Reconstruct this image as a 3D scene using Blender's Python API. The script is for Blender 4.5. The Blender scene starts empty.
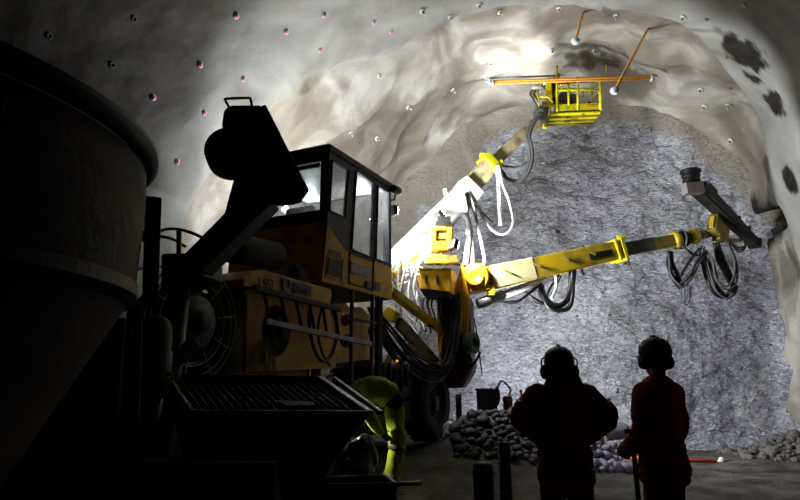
import bpy, bmesh, math, random
from math import sin, cos, pi, sqrt, atan, atan2, radians, exp
from mathutils import Vector, Matrix, noise, geometry
from mathutils.bvhtree import BVHTree
V = Vector
random.seed(7)
C = bpy.context.scene.collection
SC = bpy.context.scene

# ------------------------------------------------------------------ camera and survey helpers
FPX = 600.0; EYE = 1.45
PITCH = atan(133 / FPX); COSP, SINP = cos(PITCH), sin(PITCH)
cd = bpy.data.cameras.new('camera'); cam = bpy.data.objects.new('camera', cd); C.objects.link(cam)
cam.location = (0, 0, EYE); cam.rotation_euler = (pi / 2 + PITCH, 0, 0)
cd.sensor_width = 36; cd.lens = 36 * FPX / 800; cd.clip_end = 200
SC.camera = cam

def ray(px, py):
    u = (px - 400) / FPX; v = (250 - py) / FPX
    return V((u, COSP - v * SINP, SINP + v * COSP))
def P(px, py, Y):                       # point of a line of sight at distance Y
    d = ray(px, py); return V((0, 0, EYE)) + d * (Y / d.y)
def PZ(px, py, z):                      # point of a line of sight at height z
    d = ray(px, py); return V((0, 0, EYE)) + d * ((z - EYE) / d.z)
# rig frame: O on its right side plane, A forward, L to its left
_h = atan((702 - 400) / FPX * COSP)
RA = V((sin(_h), cos(_h), 0)); RL = V((-cos(_h), sin(_h), 0)); Z = V((0, 0, 1))
RO = P(326, 281, 7.5); RO.z = 0
def RW(a, l, z): return RO + RA * a + RL * l + Z * z
def S(px, py, lat=0):                   # on a plane parallel to the rig's right side
    d = ray(px, py); o = V((0, 0, EYE)); t = ((RO - o).dot(RL) + lat) / d.dot(RL); return o + d * t
def SA(px, py, a=0):                    # on a plane across the rig
    d = ray(px, py); o = V((0, 0, EYE)); t = ((RO - o).dot(RA) + a) / d.dot(RA); return o + d * t

# ------------------------------------------------------------------ materials
def lin(c):
    f = lambda x: x / 12.92 if x <= .04045 else ((x + .055) / 1.055) ** 2.4
    return (f(c[0] / 255), f(c[1] / 255), f(c[2] / 255), 1)
def mat(name, col, rough=.6, metal=0, var=.0, scale=6, bump=0, bscale=40, dirt=None, dirt_amt=.5, trans=0, spec=.5):
    m = bpy.data.materials.new(name); m.use_nodes = True
    nt = m.node_tree; N = nt.nodes; K = nt.links; b = N['Principled BSDF']
    b.inputs['Roughness'].default_value = rough; b.inputs['Metallic'].default_value = metal
    b.inputs['Specular IOR Level'].default_value = spec
    c = lin(col); b.inputs['Base Color'].default_value = c
    tc = N.new('ShaderNodeTexCoord')
    if var or dirt:
        n = N.new('ShaderNodeTexNoise'); n.inputs['Scale'].default_value = scale; n.inputs['Detail'].default_value = 6
        K.new(tc.outputs['Object'], n.inputs['Vector'])
        r = N.new('ShaderNodeValToRGB'); K.new(n.outputs['Fac'], r.inputs['Fac'])
        d = lin(dirt) if dirt else tuple(x * (1 - var) for x in c[:3]) + (1,)
        r.color_ramp.elements[0].position = .35 - .1 * (1 - dirt_amt); r.color_ramp.elements[0].color = d
        r.color_ramp.elements[1].position = .35 + .4 * dirt_amt; r.color_ramp.elements[1].color = c
        K.new(r.outputs['Color'], b.inputs['Base Color'])
    if bump:
        n2 = N.new('ShaderNodeTexNoise'); n2.inputs['Scale'].default_value = bscale; n2.inputs['Detail'].default_value = 5
        K.new(tc.outputs['Object'], n2.inputs['Vector'])
        bp = N.new('ShaderNodeBump'); bp.inputs['Strength'].default_value = bump; bp.inputs['Distance'].default_value = .02
        K.new(n2.outputs['Fac'], bp.inputs['Height']); K.new(bp.outputs['Normal'], b.inputs['Normal'])
    return m
def glow(name, col, s):
    m = bpy.data.materials.new(name); m.use_nodes = True
    b = m.node_tree.nodes['Principled BSDF']; b.inputs['Base Color'].default_value = lin(col)
    b.inputs['Emission Color'].default_value = lin(col); b.inputs['Emission Strength'].default_value = s
    return m
def glass_mat():
    m = bpy.data.materials.new('dusty_glass'); m.use_nodes = True
    nt = m.node_tree; N = nt.nodes; K = nt.links; N.remove(N['Principled BSDF'])
    t = N.new('ShaderNodeBsdfTransparent'); t.inputs[0].default_value = (.86, .9, .92, 1)
    g = N.new('ShaderNodeBsdfGlossy'); g.inputs['Roughness'].default_value = .04
    d = N.new('ShaderNodeBsdfTranslucent'); d.inputs[0].default_value = (.6, .6, .6, 1)
    tc = N.new('ShaderNodeTexCoord'); n = N.new('ShaderNodeTexNoise'); n.inputs['Scale'].default_value = 3; n.inputs['Detail'].default_value = 6
    K.new(tc.outputs['Object'], n.inputs['Vector'])
    r = N.new('ShaderNodeMapRange'); r.inputs[1].default_value = .35; r.inputs[2].default_value = .75; r.inputs[3].default_value = .06; r.inputs[4].default_value = .3
    K.new(n.outputs['Fac'], r.inputs[0])
    x1 = N.new('ShaderNodeMixShader'); K.new(r.outputs[0], x1.inputs[0]); K.new(t.outputs[0], x1.inputs[1]); K.new(d.outputs[0], x1.inputs[2])
    lw = N.new('ShaderNodeLayerWeight'); lw.inputs[0].default_value = .5
    pw = N.new('ShaderNodeMath'); pw.operation = 'POWER'; pw.inputs[1].default_value = 4; K.new(lw.outputs['Facing'], pw.inputs[0])
    f = N.new('ShaderNodeMath'); f.operation = 'MULTIPLY_ADD'; f.inputs[1].default_value = .7; f.inputs[2].default_value = .04; K.new(pw.outputs[0], f.inputs[0])
    x2 = N.new('ShaderNodeMixShader'); K.new(f.outputs[0], x2.inputs[0]); K.new(x1.outputs[0], x2.inputs[1]); K.new(g.outputs[0], x2.inputs[2])
    K.new(x2.outputs[0], N['Material Output'].inputs[0])
    return m

M = dict(
    yellow=mat('machine_yellow', (236, 178, 10), .5, var=.4, scale=2.5, dirt=(178, 128, 18), dirt_amt=.45, bump=.05),
    yellow2=mat('boom_yellow', (226, 190, 20), .5, scale=3, dirt=(150, 130, 60), dirt_amt=.4, bump=.08),
    lime=mat('basket_yellow', (228, 218, 14), .5, scale=8, dirt=(170, 165, 50), dirt_amt=.3),
    dusty=mat('dusty_boom_white', (214, 212, 200), .8, scale=3, dirt=(205, 190, 110), dirt_amt=.3, bump=.2),
    beige=mat('worn_boom_beige', (205, 188, 140), .6, scale=5, dirt=(120, 110, 90), dirt_amt=.5, bump=.1),
    cabgrey=mat('cab_dark_grey', (62, 62, 58), .5, var=.3),
    black=mat('black_steel', (10, 10, 10), .55, var=.3, scale=5, bump=.1),
    dark=mat('dark_steel', (40, 38, 34), .6, scale=4, dirt=(22, 20, 17), bump=.15),
    silo=mat('stained_silo_steel', (66, 52, 34), .75, scale=2.2, dirt=(36, 29, 20), dirt_amt=.6, bump=.3, bscale=18),
    steel=mat('grey_steel', (130, 130, 126), .4, .6, var=.4, scale=6),
    chrome=mat('bright_rod_steel', (190, 190, 190), .3, .9),
    inner=mat('inner_boom_grey', (96, 92, 74), .55, .2, var=.4, scale=8),
    olive=mat('dirty_olive_yellow', (138, 122, 40), .55, scale=6, dirt=(80, 70, 30), dirt_amt=.5),
    rubber=mat('tyre_rubber', (44, 42, 40), .85, scale=10, dirt=(70, 66, 60), dirt_amt=.3, bump=.3),
    hoseblack=mat('black_hose', (26, 26, 28), .45),
    hosegrey=mat('grey_hose', (84, 84, 84), .6, var=.3, scale=20),
    hosewhite=mat('dusty_white_hose', (200, 200, 196), .7, var=.25, scale=15),
    glass=glass_mat(),
    lamp=glow('lamp_led', (240, 245, 255), 30),
    orange=mat('orange_rod', (255, 178, 62), .5, var=.1, scale=12),
    orange_red=mat('red_orange_rod', (226, 78, 30), .5),
    white=mat('white_plastic', (214, 212, 210), .5, var=.15, scale=20),
    pink=mat('pink_marking_paint', (235, 90, 175), .7),
    red=mat('red_workwear', (196, 14, 20), .8, var=.35, scale=5, bump=.15, bscale=120),
    redtarp=mat('red_plastic', (190, 36, 30), .5),
    hivis=mat('hi_vis_yellow', (176, 196, 20), .75, var=.25, scale=6, bump=.25, bscale=30),
    reflect=mat('reflective_tape', (116, 112, 88), .5, .1),
    trousers=mat('dark_trousers', (110, 10, 14), .85, bump=.15, bscale=120),
    navy=mat('dark_workwear', (30, 31, 34), .85),
    skin=mat('skin', (150, 104, 84), .55),
    hair=mat('hair', (70, 50, 34), .6, bump=.5, bscale=200),
    helmet=mat('dark_helmet', (60, 30, 26), .4),
    helmet2=mat('olive_helmet', (66, 64, 36), .4),
    boots=mat('rubber_boot', (24, 22, 20), .5),
    glove=mat('yellow_glove', (150, 150, 40), .8),
    stone=mat('lit_pale_stone', (150, 144, 164), .5, var=.45, scale=7, bump=.4, bscale=25),
    stone2=mat('dark_stone', (48, 45, 52), .45, var=.4, scale=7, bump=.4, bscale=25),
    wood=mat('rusty_post', (98, 62, 42), .8, var=.4, scale=12, bump=.3),
    green=mat('green_reel', (40, 92, 52), .5),
    rust=mat('red_brown_paint', (92, 34, 26), .6, var=.4),
    grime=mat('plate_grey', (120, 116, 110), .6, scale=14, dirt=(80, 76, 70)),
    plate=mat('pale_door_panel', (178, 178, 172), .5, scale=9, dirt=(140, 138, 130), dirt_amt=.4),
    can=mat('milky_canister', (196, 188, 168), .5, var=.15),
    sack=mat('clear_plastic_sack', (96, 98, 100), .25, bump=.6, bscale=14),
    seat=mat('seat_fabric', (34, 40, 56), .9),
    orangelight=glow('orange_marker_light', (255, 120, 20), 1.5),
    fibre=mat('frayed_fibre', (168, 156, 128), .8),
    scree=mat('scree_stone', (108, 104, 100), .85, var=.4, scale=9, bump=.4, bscale=25),
    rust_dark=mat('dark_red_housing', (44, 20, 18), .7, var=.4),
    cream=mat('overlit_cream_yellow', (238, 228, 168), .7, scale=4, dirt=(226, 200, 70), dirt_amt=.35),
    lamp_soft=glow('cab_lamp', (240, 245, 255), 6),
    block=mat('pale_pinkish_block', (150, 140, 138), .6, var=.3, scale=12),
    ink=mat('dark_lettering', (40, 30, 14), .6),
)

# ------------------------------------------------------------------ object helpers
def tag(o, label=None, cat=None, group=None, kind=None):
    for k, v in (('label', label), ('category', cat), ('group', group), ('kind', kind)):
        if v: o[k] = v
    return o
def thing(name, label, cat, loc, group=None):
    o = bpy.data.objects.new(name, None); o.empty_display_size = .1; C.objects.link(o); o.location = loc
    return tag(o, label, cat, group)
def origin(p):
    o = V((0, 0, 0))
    while p: o += p.location; p = p.parent
    return o
class MB:
    def __init__(s): s.v = []; s.f = []; s.sm = []
    def add(s, vs, fs, smooth=False):
        n = len(s.v); s.v += [V(v) for v in vs]; s.f += [tuple(i + n for i in f) for f in fs]; s.sm += [smooth] * len(fs); return s
    def box(s, c, size, ax=(1, 0, 0), ay=(0, 1, 0), az=(0, 0, 1)):
        c, ax, ay, az = V(c), V(ax), V(ay), V(az); x, y, z = size[0] / 2, size[1] / 2, size[2] / 2
        vs = [c + ax * (x * i) + ay * (y * j) + az * (z * k) for i in (-1, 1) for j in (-1, 1) for k in (-1, 1)]
        return s.add(vs, [(0, 1, 3, 2), (4, 6, 7, 5), (0, 4, 5, 1), (2, 3, 7, 6), (0, 2, 6, 4), (1, 5, 7, 3)])
    def bar(s, p, q, w, h, up=(0, 0, 1), w2=None, h2=None):
        p, q = V(p), V(q); d = (q - p).normalized(); up = V(up)
        sd = d.cross(up)
        sd = sd.normalized() if sd.length > 1e-4 else d.orthogonal().normalized()
        u = sd.cross(d); w2 = w if w2 is None else w2; h2 = h if h2 is None else h2
        vs = [p + sd * (w / 2 * i) + u * (h / 2 * j) for i, j in ((-1, -1), (1, -1), (1, 1), (-1, 1))]
        vs += [q + sd * (w2 / 2 * i) + u * (h2 / 2 * j) for i, j in ((-1, -1), (1, -1), (1, 1), (-1, 1))]
        return s.add(vs, [(3, 2, 1, 0), (4, 5, 6, 7), (0, 1, 5, 4), (1, 2, 6, 5), (2, 3, 7, 6), (3, 0, 4, 7)])
    def tube(s, pts, r, n=8, closed=False):
        pts = [V(p) for p in pts]; m = len(pts); rs = r if isinstance(r, (list, tuple)) else [r] * m
        vs = []; prev = None
        for i, p in enumerate(pts):
            a = pts[i - 1] if i > 0 or closed else pts[0]; b = pts[(i + 1) % m] if i < m - 1 or closed else pts[-1]
            d = (b - a).normalized()
            if prev is None: prev = d.orthogonal().normalized()
            x = (prev - d * prev.dot(d)); x = x.normalized() if x.length > 1e-5 else d.orthogonal().normalized()
            prev = x; y = d.cross(x)
            vs += [p + (x * cos(2 * pi * k / n) + y * sin(2 * pi * k / n)) * rs[i] for k in range(n)]
        fs = []
        for i in range(m if closed else m - 1):
            j = (i + 1) % m
            fs += [(i * n + k, i * n + (k + 1) % n, j * n + (k + 1) % n, j * n + k) for k in range(n)]
        s.add(vs, fs, True)
        if not closed: s.add(vs[:n], [tuple(range(n))[::-1]]); s.add(vs[-n:], [tuple(range(n))])
        return s
    def cyl(s, p, q, r, r2=None, n=20):
        return s.lathe(p, V(q) - V(p), [(0, 0), (r, 0), (r if r2 is None else r2, 1), (0, 1)], n, True)
    def lathe(s, p, axis, prof, n=32, rel=False, smooth=True):
        p = V(p); ax = V(axis); ln = ax.length; d = ax.normalized(); x = d.orthogonal().normalized(); y = d.cross(x)
        k = ln if rel else 1; vs = []
        for r, h in prof: vs += [p + d * (h * k) + (x * cos(2 * pi * i / n) + y * sin(2 * pi * i / n)) * max(r, 1e-4) for i in range(n)]
        fs = []
        for j in range(len(prof) - 1):
            fs += [(j * n + i, j * n + (i + 1) % n, (j + 1) * n + (i + 1) % n, (j + 1) * n + i) for i in range(n)]
        s.add(vs, fs, smooth); return s
    def plate(s, outer, ext, holes=()):
        ext = V(ext); loops = [[V(p) for p in outer]] + [[V(p) for p in h] for h in holes]
        flat = [p for l in loops for p in l]; tris = geometry.tessellate_polygon(loops); n = len(flat)
        vs = flat + [p + ext for p in flat]; fs = [tuple(t) for t in tris] + [tuple(i + n for i in t[::-1]) for t in tris]
        k = 0
        for l in loops:
            m = len(l)
            fs += [(k + i, k + (i + 1) % m, n + k + (i + 1) % m, n + k + i) for i in range(m)]; k += m
        return s.add(vs, fs)
    def loft(s, rings, n=20):               # rings: (centre, x-vector, y-vector) half axes
        vs = []
        for c, x, y in rings: vs += [V(c) + V(x) * cos(2 * pi * k / n) + V(y) * sin(2 * pi * k / n) for k in range(n)]
        fs = []
        for i in range(len(rings) - 1): fs += [(i * n + k, i * n + (k + 1) % n, (i + 1) * n + (k + 1) % n, (i + 1) * n + k) for k in range(n)]
        fs += [tuple(range(n))[::-1], tuple(range((len(rings) - 1) * n, len(rings) * n))]
        return s.add(vs, fs, True)
    def ball(s, c, r, x=(1, 0, 0), y=(0, 1, 0), n=16):
        c = V(c); x = V(x).normalized(); y = (V(y) - x * V(y).dot(x)).normalized(); z = x.cross(y)
        rx, ry, rz = (r, r, r) if not isinstance(r, (tuple, list)) else r
        m = n // 2
        return s.loft([(c + z * (rz * -cos(pi * (i + .02) / (m + .04))), x * (rx * sin(pi * (i + .02) / (m + .04))), y * (ry * sin(pi * (i + .02) / (m + .04)))) for i in range(m + 1)], n)
    def build(s, name, m, parent=None, bevel=0, label=None, remesh=0, smooth_it=4, subd=0):
        off = origin(parent)
        me = bpy.data.meshes.new(name); me.from_pydata([v - off for v in s.v], [], s.f)
        me.polygons.foreach_set('use_smooth', s.sm)
        if not remesh:
            bm = bmesh.new(); bm.from_mesh(me); bmesh.ops.remove_doubles(bm, verts=bm.verts, dist=1e-5)
            bmesh.ops.recalc_face_normals(bm, faces=bm.faces); bm.to_mesh(me); bm.free()
        o = bpy.data.objects.new(name, me); C.objects.link(o); o.parent = parent
        me.materials.append(m if not isinstance(m, str) else M[m])
        if bevel:
            b = o.modifiers.new('b', 'BEVEL'); b.width = bevel; b.segments = 2; b.limit_method = 'ANGLE'; b.angle_limit = radians(40)
        if remesh:
            r = o.modifiers.new('r', 'REMESH'); r.mode = 'VOXEL'; r.voxel_size = remesh; r.use_smooth_shade = True
            q = o.modifiers.new('s', 'SMOOTH'); q.iterations = smooth_it; q.factor = .5
            dg = bpy.context.evaluated_depsgraph_get(); ev = o.evaluated_get(dg)
            nm = bpy.data.meshes.new_from_object(ev); o.modifiers.clear(); o.data = nm; bpy.data.meshes.remove(me); nm.name = name
            nm.polygons.foreach_set('use_smooth', [True] * len(nm.polygons))
        if label: o['label'] = label
        return o
def spline(pts, k=8):
    pts = [V(p) for p in pts]; q = [pts[0] * 2 - pts[1]] + pts + [pts[-1] * 2 - pts[-2]]; out = []
    for i in range(1, len(q) - 2):
        a, b, c, d = q[i - 1:i + 3]
        for j in range(k):
            t = j / k
            out.append(.5 * ((2 * b) + (c - a) * t + (2 * a - 5 * b + 4 * c - d) * t * t + (3 * b - a - 3 * c + d) * t ** 3))
    return out + [pts[-1]]
def dup(o, loc, label=None, group=None, rot=None, scale=None):
    r = o.copy(); C.objects.link(r); r.location = loc
    if rot is not None: r.rotation_euler = rot
    if scale is not None: r.scale = scale
    if label: r['label'] = label
    if group: r['group'] = group
    for ch in list(o.children):
        c = ch.copy(); C.objects.link(c); c.parent = r
        for g in ch.children:
            d = g.copy(); C.objects.link(d); d.parent = c
    return r
def text(name, body, size, p, xdir, ndir, m, parent, depth=.003):
    cu = bpy.data.curves.new(name, 'FONT'); cu.body = body; cu.size = size; cu.extrude = depth
    o = bpy.data.objects.new(name, cu)
    x = V(xdir).normalized(); n = V(ndir).normalized(); y = n.cross(x).normalized()
    C.objects.link(o); dg = bpy.context.evaluated_depsgraph_get()
    me = bpy.data.meshes.new_from_object(o.evaluated_get(dg)); bpy.data.objects.remove(o)
    mw = Matrix((x, y, n)).transposed().to_4x4(); mw.translation = V(p) - origin(parent)
    me.transform(mw); me.materials.append(M[m]); t = bpy.data.objects.new(name, me); C.objects.link(t); t.parent = parent
    return t
def sstep(a, b, x):
    t = min(1, max(0, (x - a) / (b - a))); return t * t * (3 - 2 * t)
def fbm(p, oct=4): return noise.fractal(p, 1.0, 2.0, oct, noise_basis='PERLIN_ORIGINAL')

#@@TUNNEL
# ------------------------------------------------------------------ the tunnel
TT = V((.342, .94, 0)); TT.normalize(); TN = V((TT.y, -TT.x, 0)); C0 = V((4.18, 15, 0)); ZC = 3.75
LIP = [(-140, 8.6), (-90, 8.1), (-79, 7.8), (-64, 7.3), (-51, 6.6), (-37, 5.5), (-30, 5.25), (-20, 5.0), (-2, 4.43), (15, 4.06), (32, 4.1), (42, 3.4), (52, 2.35), (63, 1.5), (72, 1.2), (95, .9), (140, .8)]
def lip(th):
    for (a, x), (b, y) in zip(LIP, LIP[1:]):
        if th <= b: return x + (y - x) * (th - a) / (b - a)
    return .8
def tunnel_point(th, s):
    """th degrees from the crown (positive to the right), s metres back from the face -> point, fresh-shotcrete mask"""
    t = radians(th)
    base = V((sin(t) * 5, cos(t) * 5, s))
    l = lip(th) + .22 * noise.noise(base * 1.1) + .08 * noise.noise(base * 3.1)
    k = sstep(l + .12, l - .5, s)                      # 1 inside the recess near the face
    R = 5.15 + .10 * noise.noise(base * .45 + V((3, 1, 7))) + .03 * fbm(base * 1.5, 3)
    w = noise.noise(base * V((1, 1, .8)) * .42 + V((9, 4, 2))); w2 = noise.noise(base * .95 + V((1, 8, 5))); w3 = fbm(base * 2.6, 3)
    deep = .24 + .34 * w + .32 * abs(w2) + .2 * abs(noise.noise(base * V((.9, .9, .5)) + V((5, 2, 1)))) - .12 + .03 * w3
    f = min(1, s / 1.7)
    R += k * deep * (.35 + .65 * f)
    R -= .30 * (1 - sstep(0, 1.5, s)) * k
    if th > 20: R -= .05 * k
    R -= .34 * sstep(52, 74, th)
    # hollow in the right wall; its shade is also painted in
    d = ((th - 75.2) / 2.9) ** 2 + ((s - .42) / .5) ** 2
    R += 1.2 * exp(-d * d) if d < 4 else 0
    z = ZC + R * cos(t)
    x = R * sin(t)
    if abs(th) > 90:                                    # below the springline the walls stand nearly upright
        x = math.copysign(R * (1 - .05 * ((abs(th) - 90) / 50) ** 2), th); z = ZC - (abs(th) - 90) / 50 * 5.2
    p = C0 - TT * s + TN * x; p.z = z
    return p, k
NS, S0, S1 = 300, -.45, 19.0
def srow(i):
    u = i / NS; return S0 + (S1 - S0) * (.45 * u + .55 * u * u)
def surface(name, grid, attrs, m, normals=None):
    nr, nc = len(grid), len(grid[0]); me = bpy.data.meshes.new(name)
    me.from_pydata([p for r in grid for p in r], [], [(i * nc + j, i * nc + j + 1, (i + 1) * nc + j + 1, (i + 1) * nc + j)[::-1 if normals else 1] for i in range(nr - 1) for j in range(nc - 1)])
    me.polygons.foreach_set('use_smooth', [True] * len(me.polygons))
    for k, g in attrs.items():
        a = me.attributes.new(k, 'FLOAT', 'POINT'); a.data.foreach_set('value', [x for r in g for x in r])
    o = bpy.data.objects.new(name, me); C.objects.link(o); me.materials.append(m); o['kind'] = 'structure'
    if normals: me.normals_split_custom_set_from_vertices([n for r in normals for n in r])
    return o

def shotcrete():
    m = bpy.data.materials.new('shotcrete'); m.use_nodes = True
    nt = m.node_tree; N = nt.nodes; K = nt.links; b = N['Principled BSDF']
    tc = N.new('ShaderNodeTexCoord'); at = N.new('ShaderNodeAttribute'); at.attribute_name = 'fresh'
    bare_or_shade = N.new('ShaderNodeAttribute'); bare_or_shade.attribute_name = 'bare_or_shade'
    def nz(sc, det=5, dist=0):
        n = N.new('ShaderNodeTexNoise'); n.inputs['Scale'].default_value = sc; n.inputs['Detail'].default_value = det; n.inputs['Distortion'].default_value = dist
        K.new(tc.outputs['Object'], n.inputs['Vector']); return n.outputs['Fac']
    def ramp(f, stops):
        r = N.new('ShaderNodeValToRGB'); K.new(f, r.inputs['Fac']); e = r.color_ramp.elements
        while len(e) < len(stops): e.new(.5)
        for x, (p, c) in zip(e, stops): x.position = p; x.color = lin(c)
        return r.outputs['Color']
    def mix(f, a, c, mode='MIX'):
        x = N.new('ShaderNodeMix'); x.data_type = 'RGBA'; x.blend_type = mode
        for s_, v in ((0, f), (6, a), (7, c)):
            if isinstance(v, float): x.inputs[s_].default_value = v
            else: K.new(v, x.inputs[s_])
        return x.outputs[2]
    old = ramp(nz(.8, 7, .6), [(.3, (122, 120, 112)), (.5, (152, 151, 146)), (.7, (172, 172, 168))])
    tan = ramp(nz(.55, 6, 1.2), [(.36, (118, 110, 97)), (.5, (142, 135, 121)), (.58, (168, 162, 151)), (.7, (198, 195, 189))])
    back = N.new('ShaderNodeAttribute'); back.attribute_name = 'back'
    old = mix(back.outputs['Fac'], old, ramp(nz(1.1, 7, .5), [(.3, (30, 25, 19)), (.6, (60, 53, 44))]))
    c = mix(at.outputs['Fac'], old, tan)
    spk = ramp(nz(26, 2), [(.28, (120, 118, 116)), (.36, (255, 255, 255))])
    c = mix(.35, c, spk, 'MULTIPLY')
    c = mix(bare_or_shade.outputs['Fac'], c, ramp(nz(5, 6), [(.4, (8, 7, 6)), (.75, (46, 37, 25))]))
    K.new(c, b.inputs['Base Color']); b.inputs['Roughness'].default_value = .62; b.inputs['Specular IOR Level'].default_value = .35
    bp = N.new('ShaderNodeBump'); bp.inputs['Strength'].default_value = .28; bp.inputs['Distance'].default_value = .03
    K.new(nz(9, 8), bp.inputs['Height']); K.new(bp.outputs['Normal'], b.inputs['Normal'])
    return m
shot = shotcrete()
TH = [-140 + 280 * i / 330 for i in range(331)]
pts = []; fresh = []
for th in TH:
    rp = []; rf = []
    for i in range(NS + 1):
        p, k = tunnel_point(th, srow(i)); rp.append(p); rf.append(k)
    pts.append(rp); fresh.append(rf)
def nrm(i, j):
    i0, i1 = max(0, i - 1), min(len(TH) - 1, i + 1); j0, j1 = max(0, j - 1), min(NS, j + 1)
    n = (pts[i1][j] - pts[i0][j]).cross(pts[i][j1] - pts[i][j0]); return n.normalized()
nor = [[nrm(i, j) for j in range(NS + 1)] for i in range(len(TH))]
if nor[165][40].z > 0: nor = [[-n for n in r] for r in nor]
BARE_OR_SHADE = [(776, 222, .85, .9), (790, 180, .3, .9), (744, 54, .5, .6), (733, 48, .3, .6), (775, 103, .35, .5), (752, 78, .2, .5)]  # lower spots are shade painted on the right wall, upper ones bare rock
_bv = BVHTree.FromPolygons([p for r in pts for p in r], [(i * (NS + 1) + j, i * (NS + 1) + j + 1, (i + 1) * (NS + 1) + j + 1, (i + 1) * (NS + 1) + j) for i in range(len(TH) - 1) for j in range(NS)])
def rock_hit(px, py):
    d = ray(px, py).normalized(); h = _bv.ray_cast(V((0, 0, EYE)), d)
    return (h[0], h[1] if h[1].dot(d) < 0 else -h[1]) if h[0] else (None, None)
bspots = [(rock_hit(x, y)[0], r, a) for x, y, r, a in BARE_OR_SHADE]
def bare_or_shade_at(p):
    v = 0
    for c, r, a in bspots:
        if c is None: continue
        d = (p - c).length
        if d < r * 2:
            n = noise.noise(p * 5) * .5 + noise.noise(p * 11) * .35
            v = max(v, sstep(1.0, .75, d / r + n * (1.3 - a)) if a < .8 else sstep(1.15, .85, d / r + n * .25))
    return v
bare_or_shade = [[bare_or_shade_at(p) for p in r] for r in pts]
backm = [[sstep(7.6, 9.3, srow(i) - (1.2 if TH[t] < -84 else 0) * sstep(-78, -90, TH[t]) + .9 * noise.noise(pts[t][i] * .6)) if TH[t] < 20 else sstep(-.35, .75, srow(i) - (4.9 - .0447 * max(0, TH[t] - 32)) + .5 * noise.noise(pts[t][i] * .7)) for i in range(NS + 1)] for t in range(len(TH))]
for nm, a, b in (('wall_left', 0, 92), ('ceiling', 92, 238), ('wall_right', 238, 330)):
    surface(nm, pts[a:b + 1], {'fresh': fresh[a:b + 1], 'bare_or_shade': bare_or_shade[a:b + 1], 'back': backm[a:b + 1]}, shot, nor[a:b + 1])

# the rock face that closes the tunnel
def rockface():
    m = bpy.data.materials.new('blasted_rock'); m.use_nodes = True
    nt = m.node_tree; N = nt.nodes; K = nt.links; b = N['Principled BSDF']
    tc = N.new('ShaderNodeTexCoord'); at = N.new('ShaderNodeAttribute'); at.attribute_name = 'cover'
    def nz(sc, det=5, dist=0, st=None):
        n = N.new('ShaderNodeTexNoise'); n.inputs['Scale'].default_value = sc; n.inputs['Detail'].default_value = det; n.inputs['Distortion'].default_value = dist
        if st:
            mp = N.new('ShaderNodeMapping'); mp.inputs['Scale'].default_value = st; mp.inputs['Rotation'].default_value = (0, .25, 0); K.new(tc.outputs['Object'], mp.inputs['Vector']); K.new(mp.outputs[0], n.inputs['Vector'])
        else: K.new(tc.outputs['Object'], n.inputs['Vector'])
        return n.outputs['Fac']
    def ramp(f, stops):
        r = N.new('ShaderNodeValToRGB'); K.new(f, r.inputs['Fac']); e = r.color_ramp.elements
        while len(e) < len(stops): e.new(.5)
        for x, (p, c) in zip(e, stops): x.position = p; x.color = lin(c)
        return r.outputs['Color']
    def mix(f, a, c, mode='MIX'):
        x = N.new('ShaderNodeMix'); x.data_type = 'RGBA'; x.blend_type = mode
        for s_, v in ((0, f), (6, a), (7, c)):
            if isinstance(v, float): x.inputs[s_].default_value = v
            else: K.new(v, x.inputs[s_])
        return x.outputs[2]
    base = ramp(nz(.7, 9, .8), [(.32, (128, 130, 137)), (.5, (154, 156, 163)), (.68, (174, 175, 182))])
    hue = ramp(nz(.35, 3), [(.45, (255, 255, 255)), (.72, (236, 232, 252))])
    c = mix(.7, base, hue, 'MULTIPLY')
    mott = ramp(nz(5.5, 9, 1.2, (1, 1, 1.5)), [(.38, (150, 151, 156)), (.54, (255, 255, 255))])
    c = mix(.7, c, mott, 'MULTIPLY')
    dk = ramp(nz(13, 5, 1.2, (1, 1, 1.6)), [(.30, (40, 41, 46)), (.37, (255, 255, 255))])
    c = mix(.85, c, dk, 'MULTIPLY')
    hole = ramp(nz(5.0, 1, .3), [(.235, (16, 16, 18)), (.25, (255, 255, 255))])
    c = mix(.95, c, hole, 'MULTIPLY')
    wt = ramp(nz(13, 6, 1.6, (.6, .6, 2.4)), [(.57, (0, 0, 0)), (.64, (205, 205, 210))])
    c = mix(.85, c, wt, 'SCREEN')
    tan = ramp(nz(.6, 6, 1), [(.35, (122, 115, 103)), (.6, (150, 143, 130))])
    c = mix(at.outputs['Fac'], c, tan)
    K.new(c, b.inputs['Base Color']); b.inputs['Roughness'].default_value = .55; b.inputs['Specular IOR Level'].default_value = .45
    bp = N.new('ShaderNodeBump'); bp.inputs['Strength'].default_value = 1.0; bp.inputs['Distance'].default_value = .09
    K.new(nz(9, 12, .6, (1, 1, 1.6)), bp.inputs['Height']); K.new(bp.outputs['Normal'], b.inputs['Normal'])
    return m
NX, NZ = 300, 260; fp = []; fc = []
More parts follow.
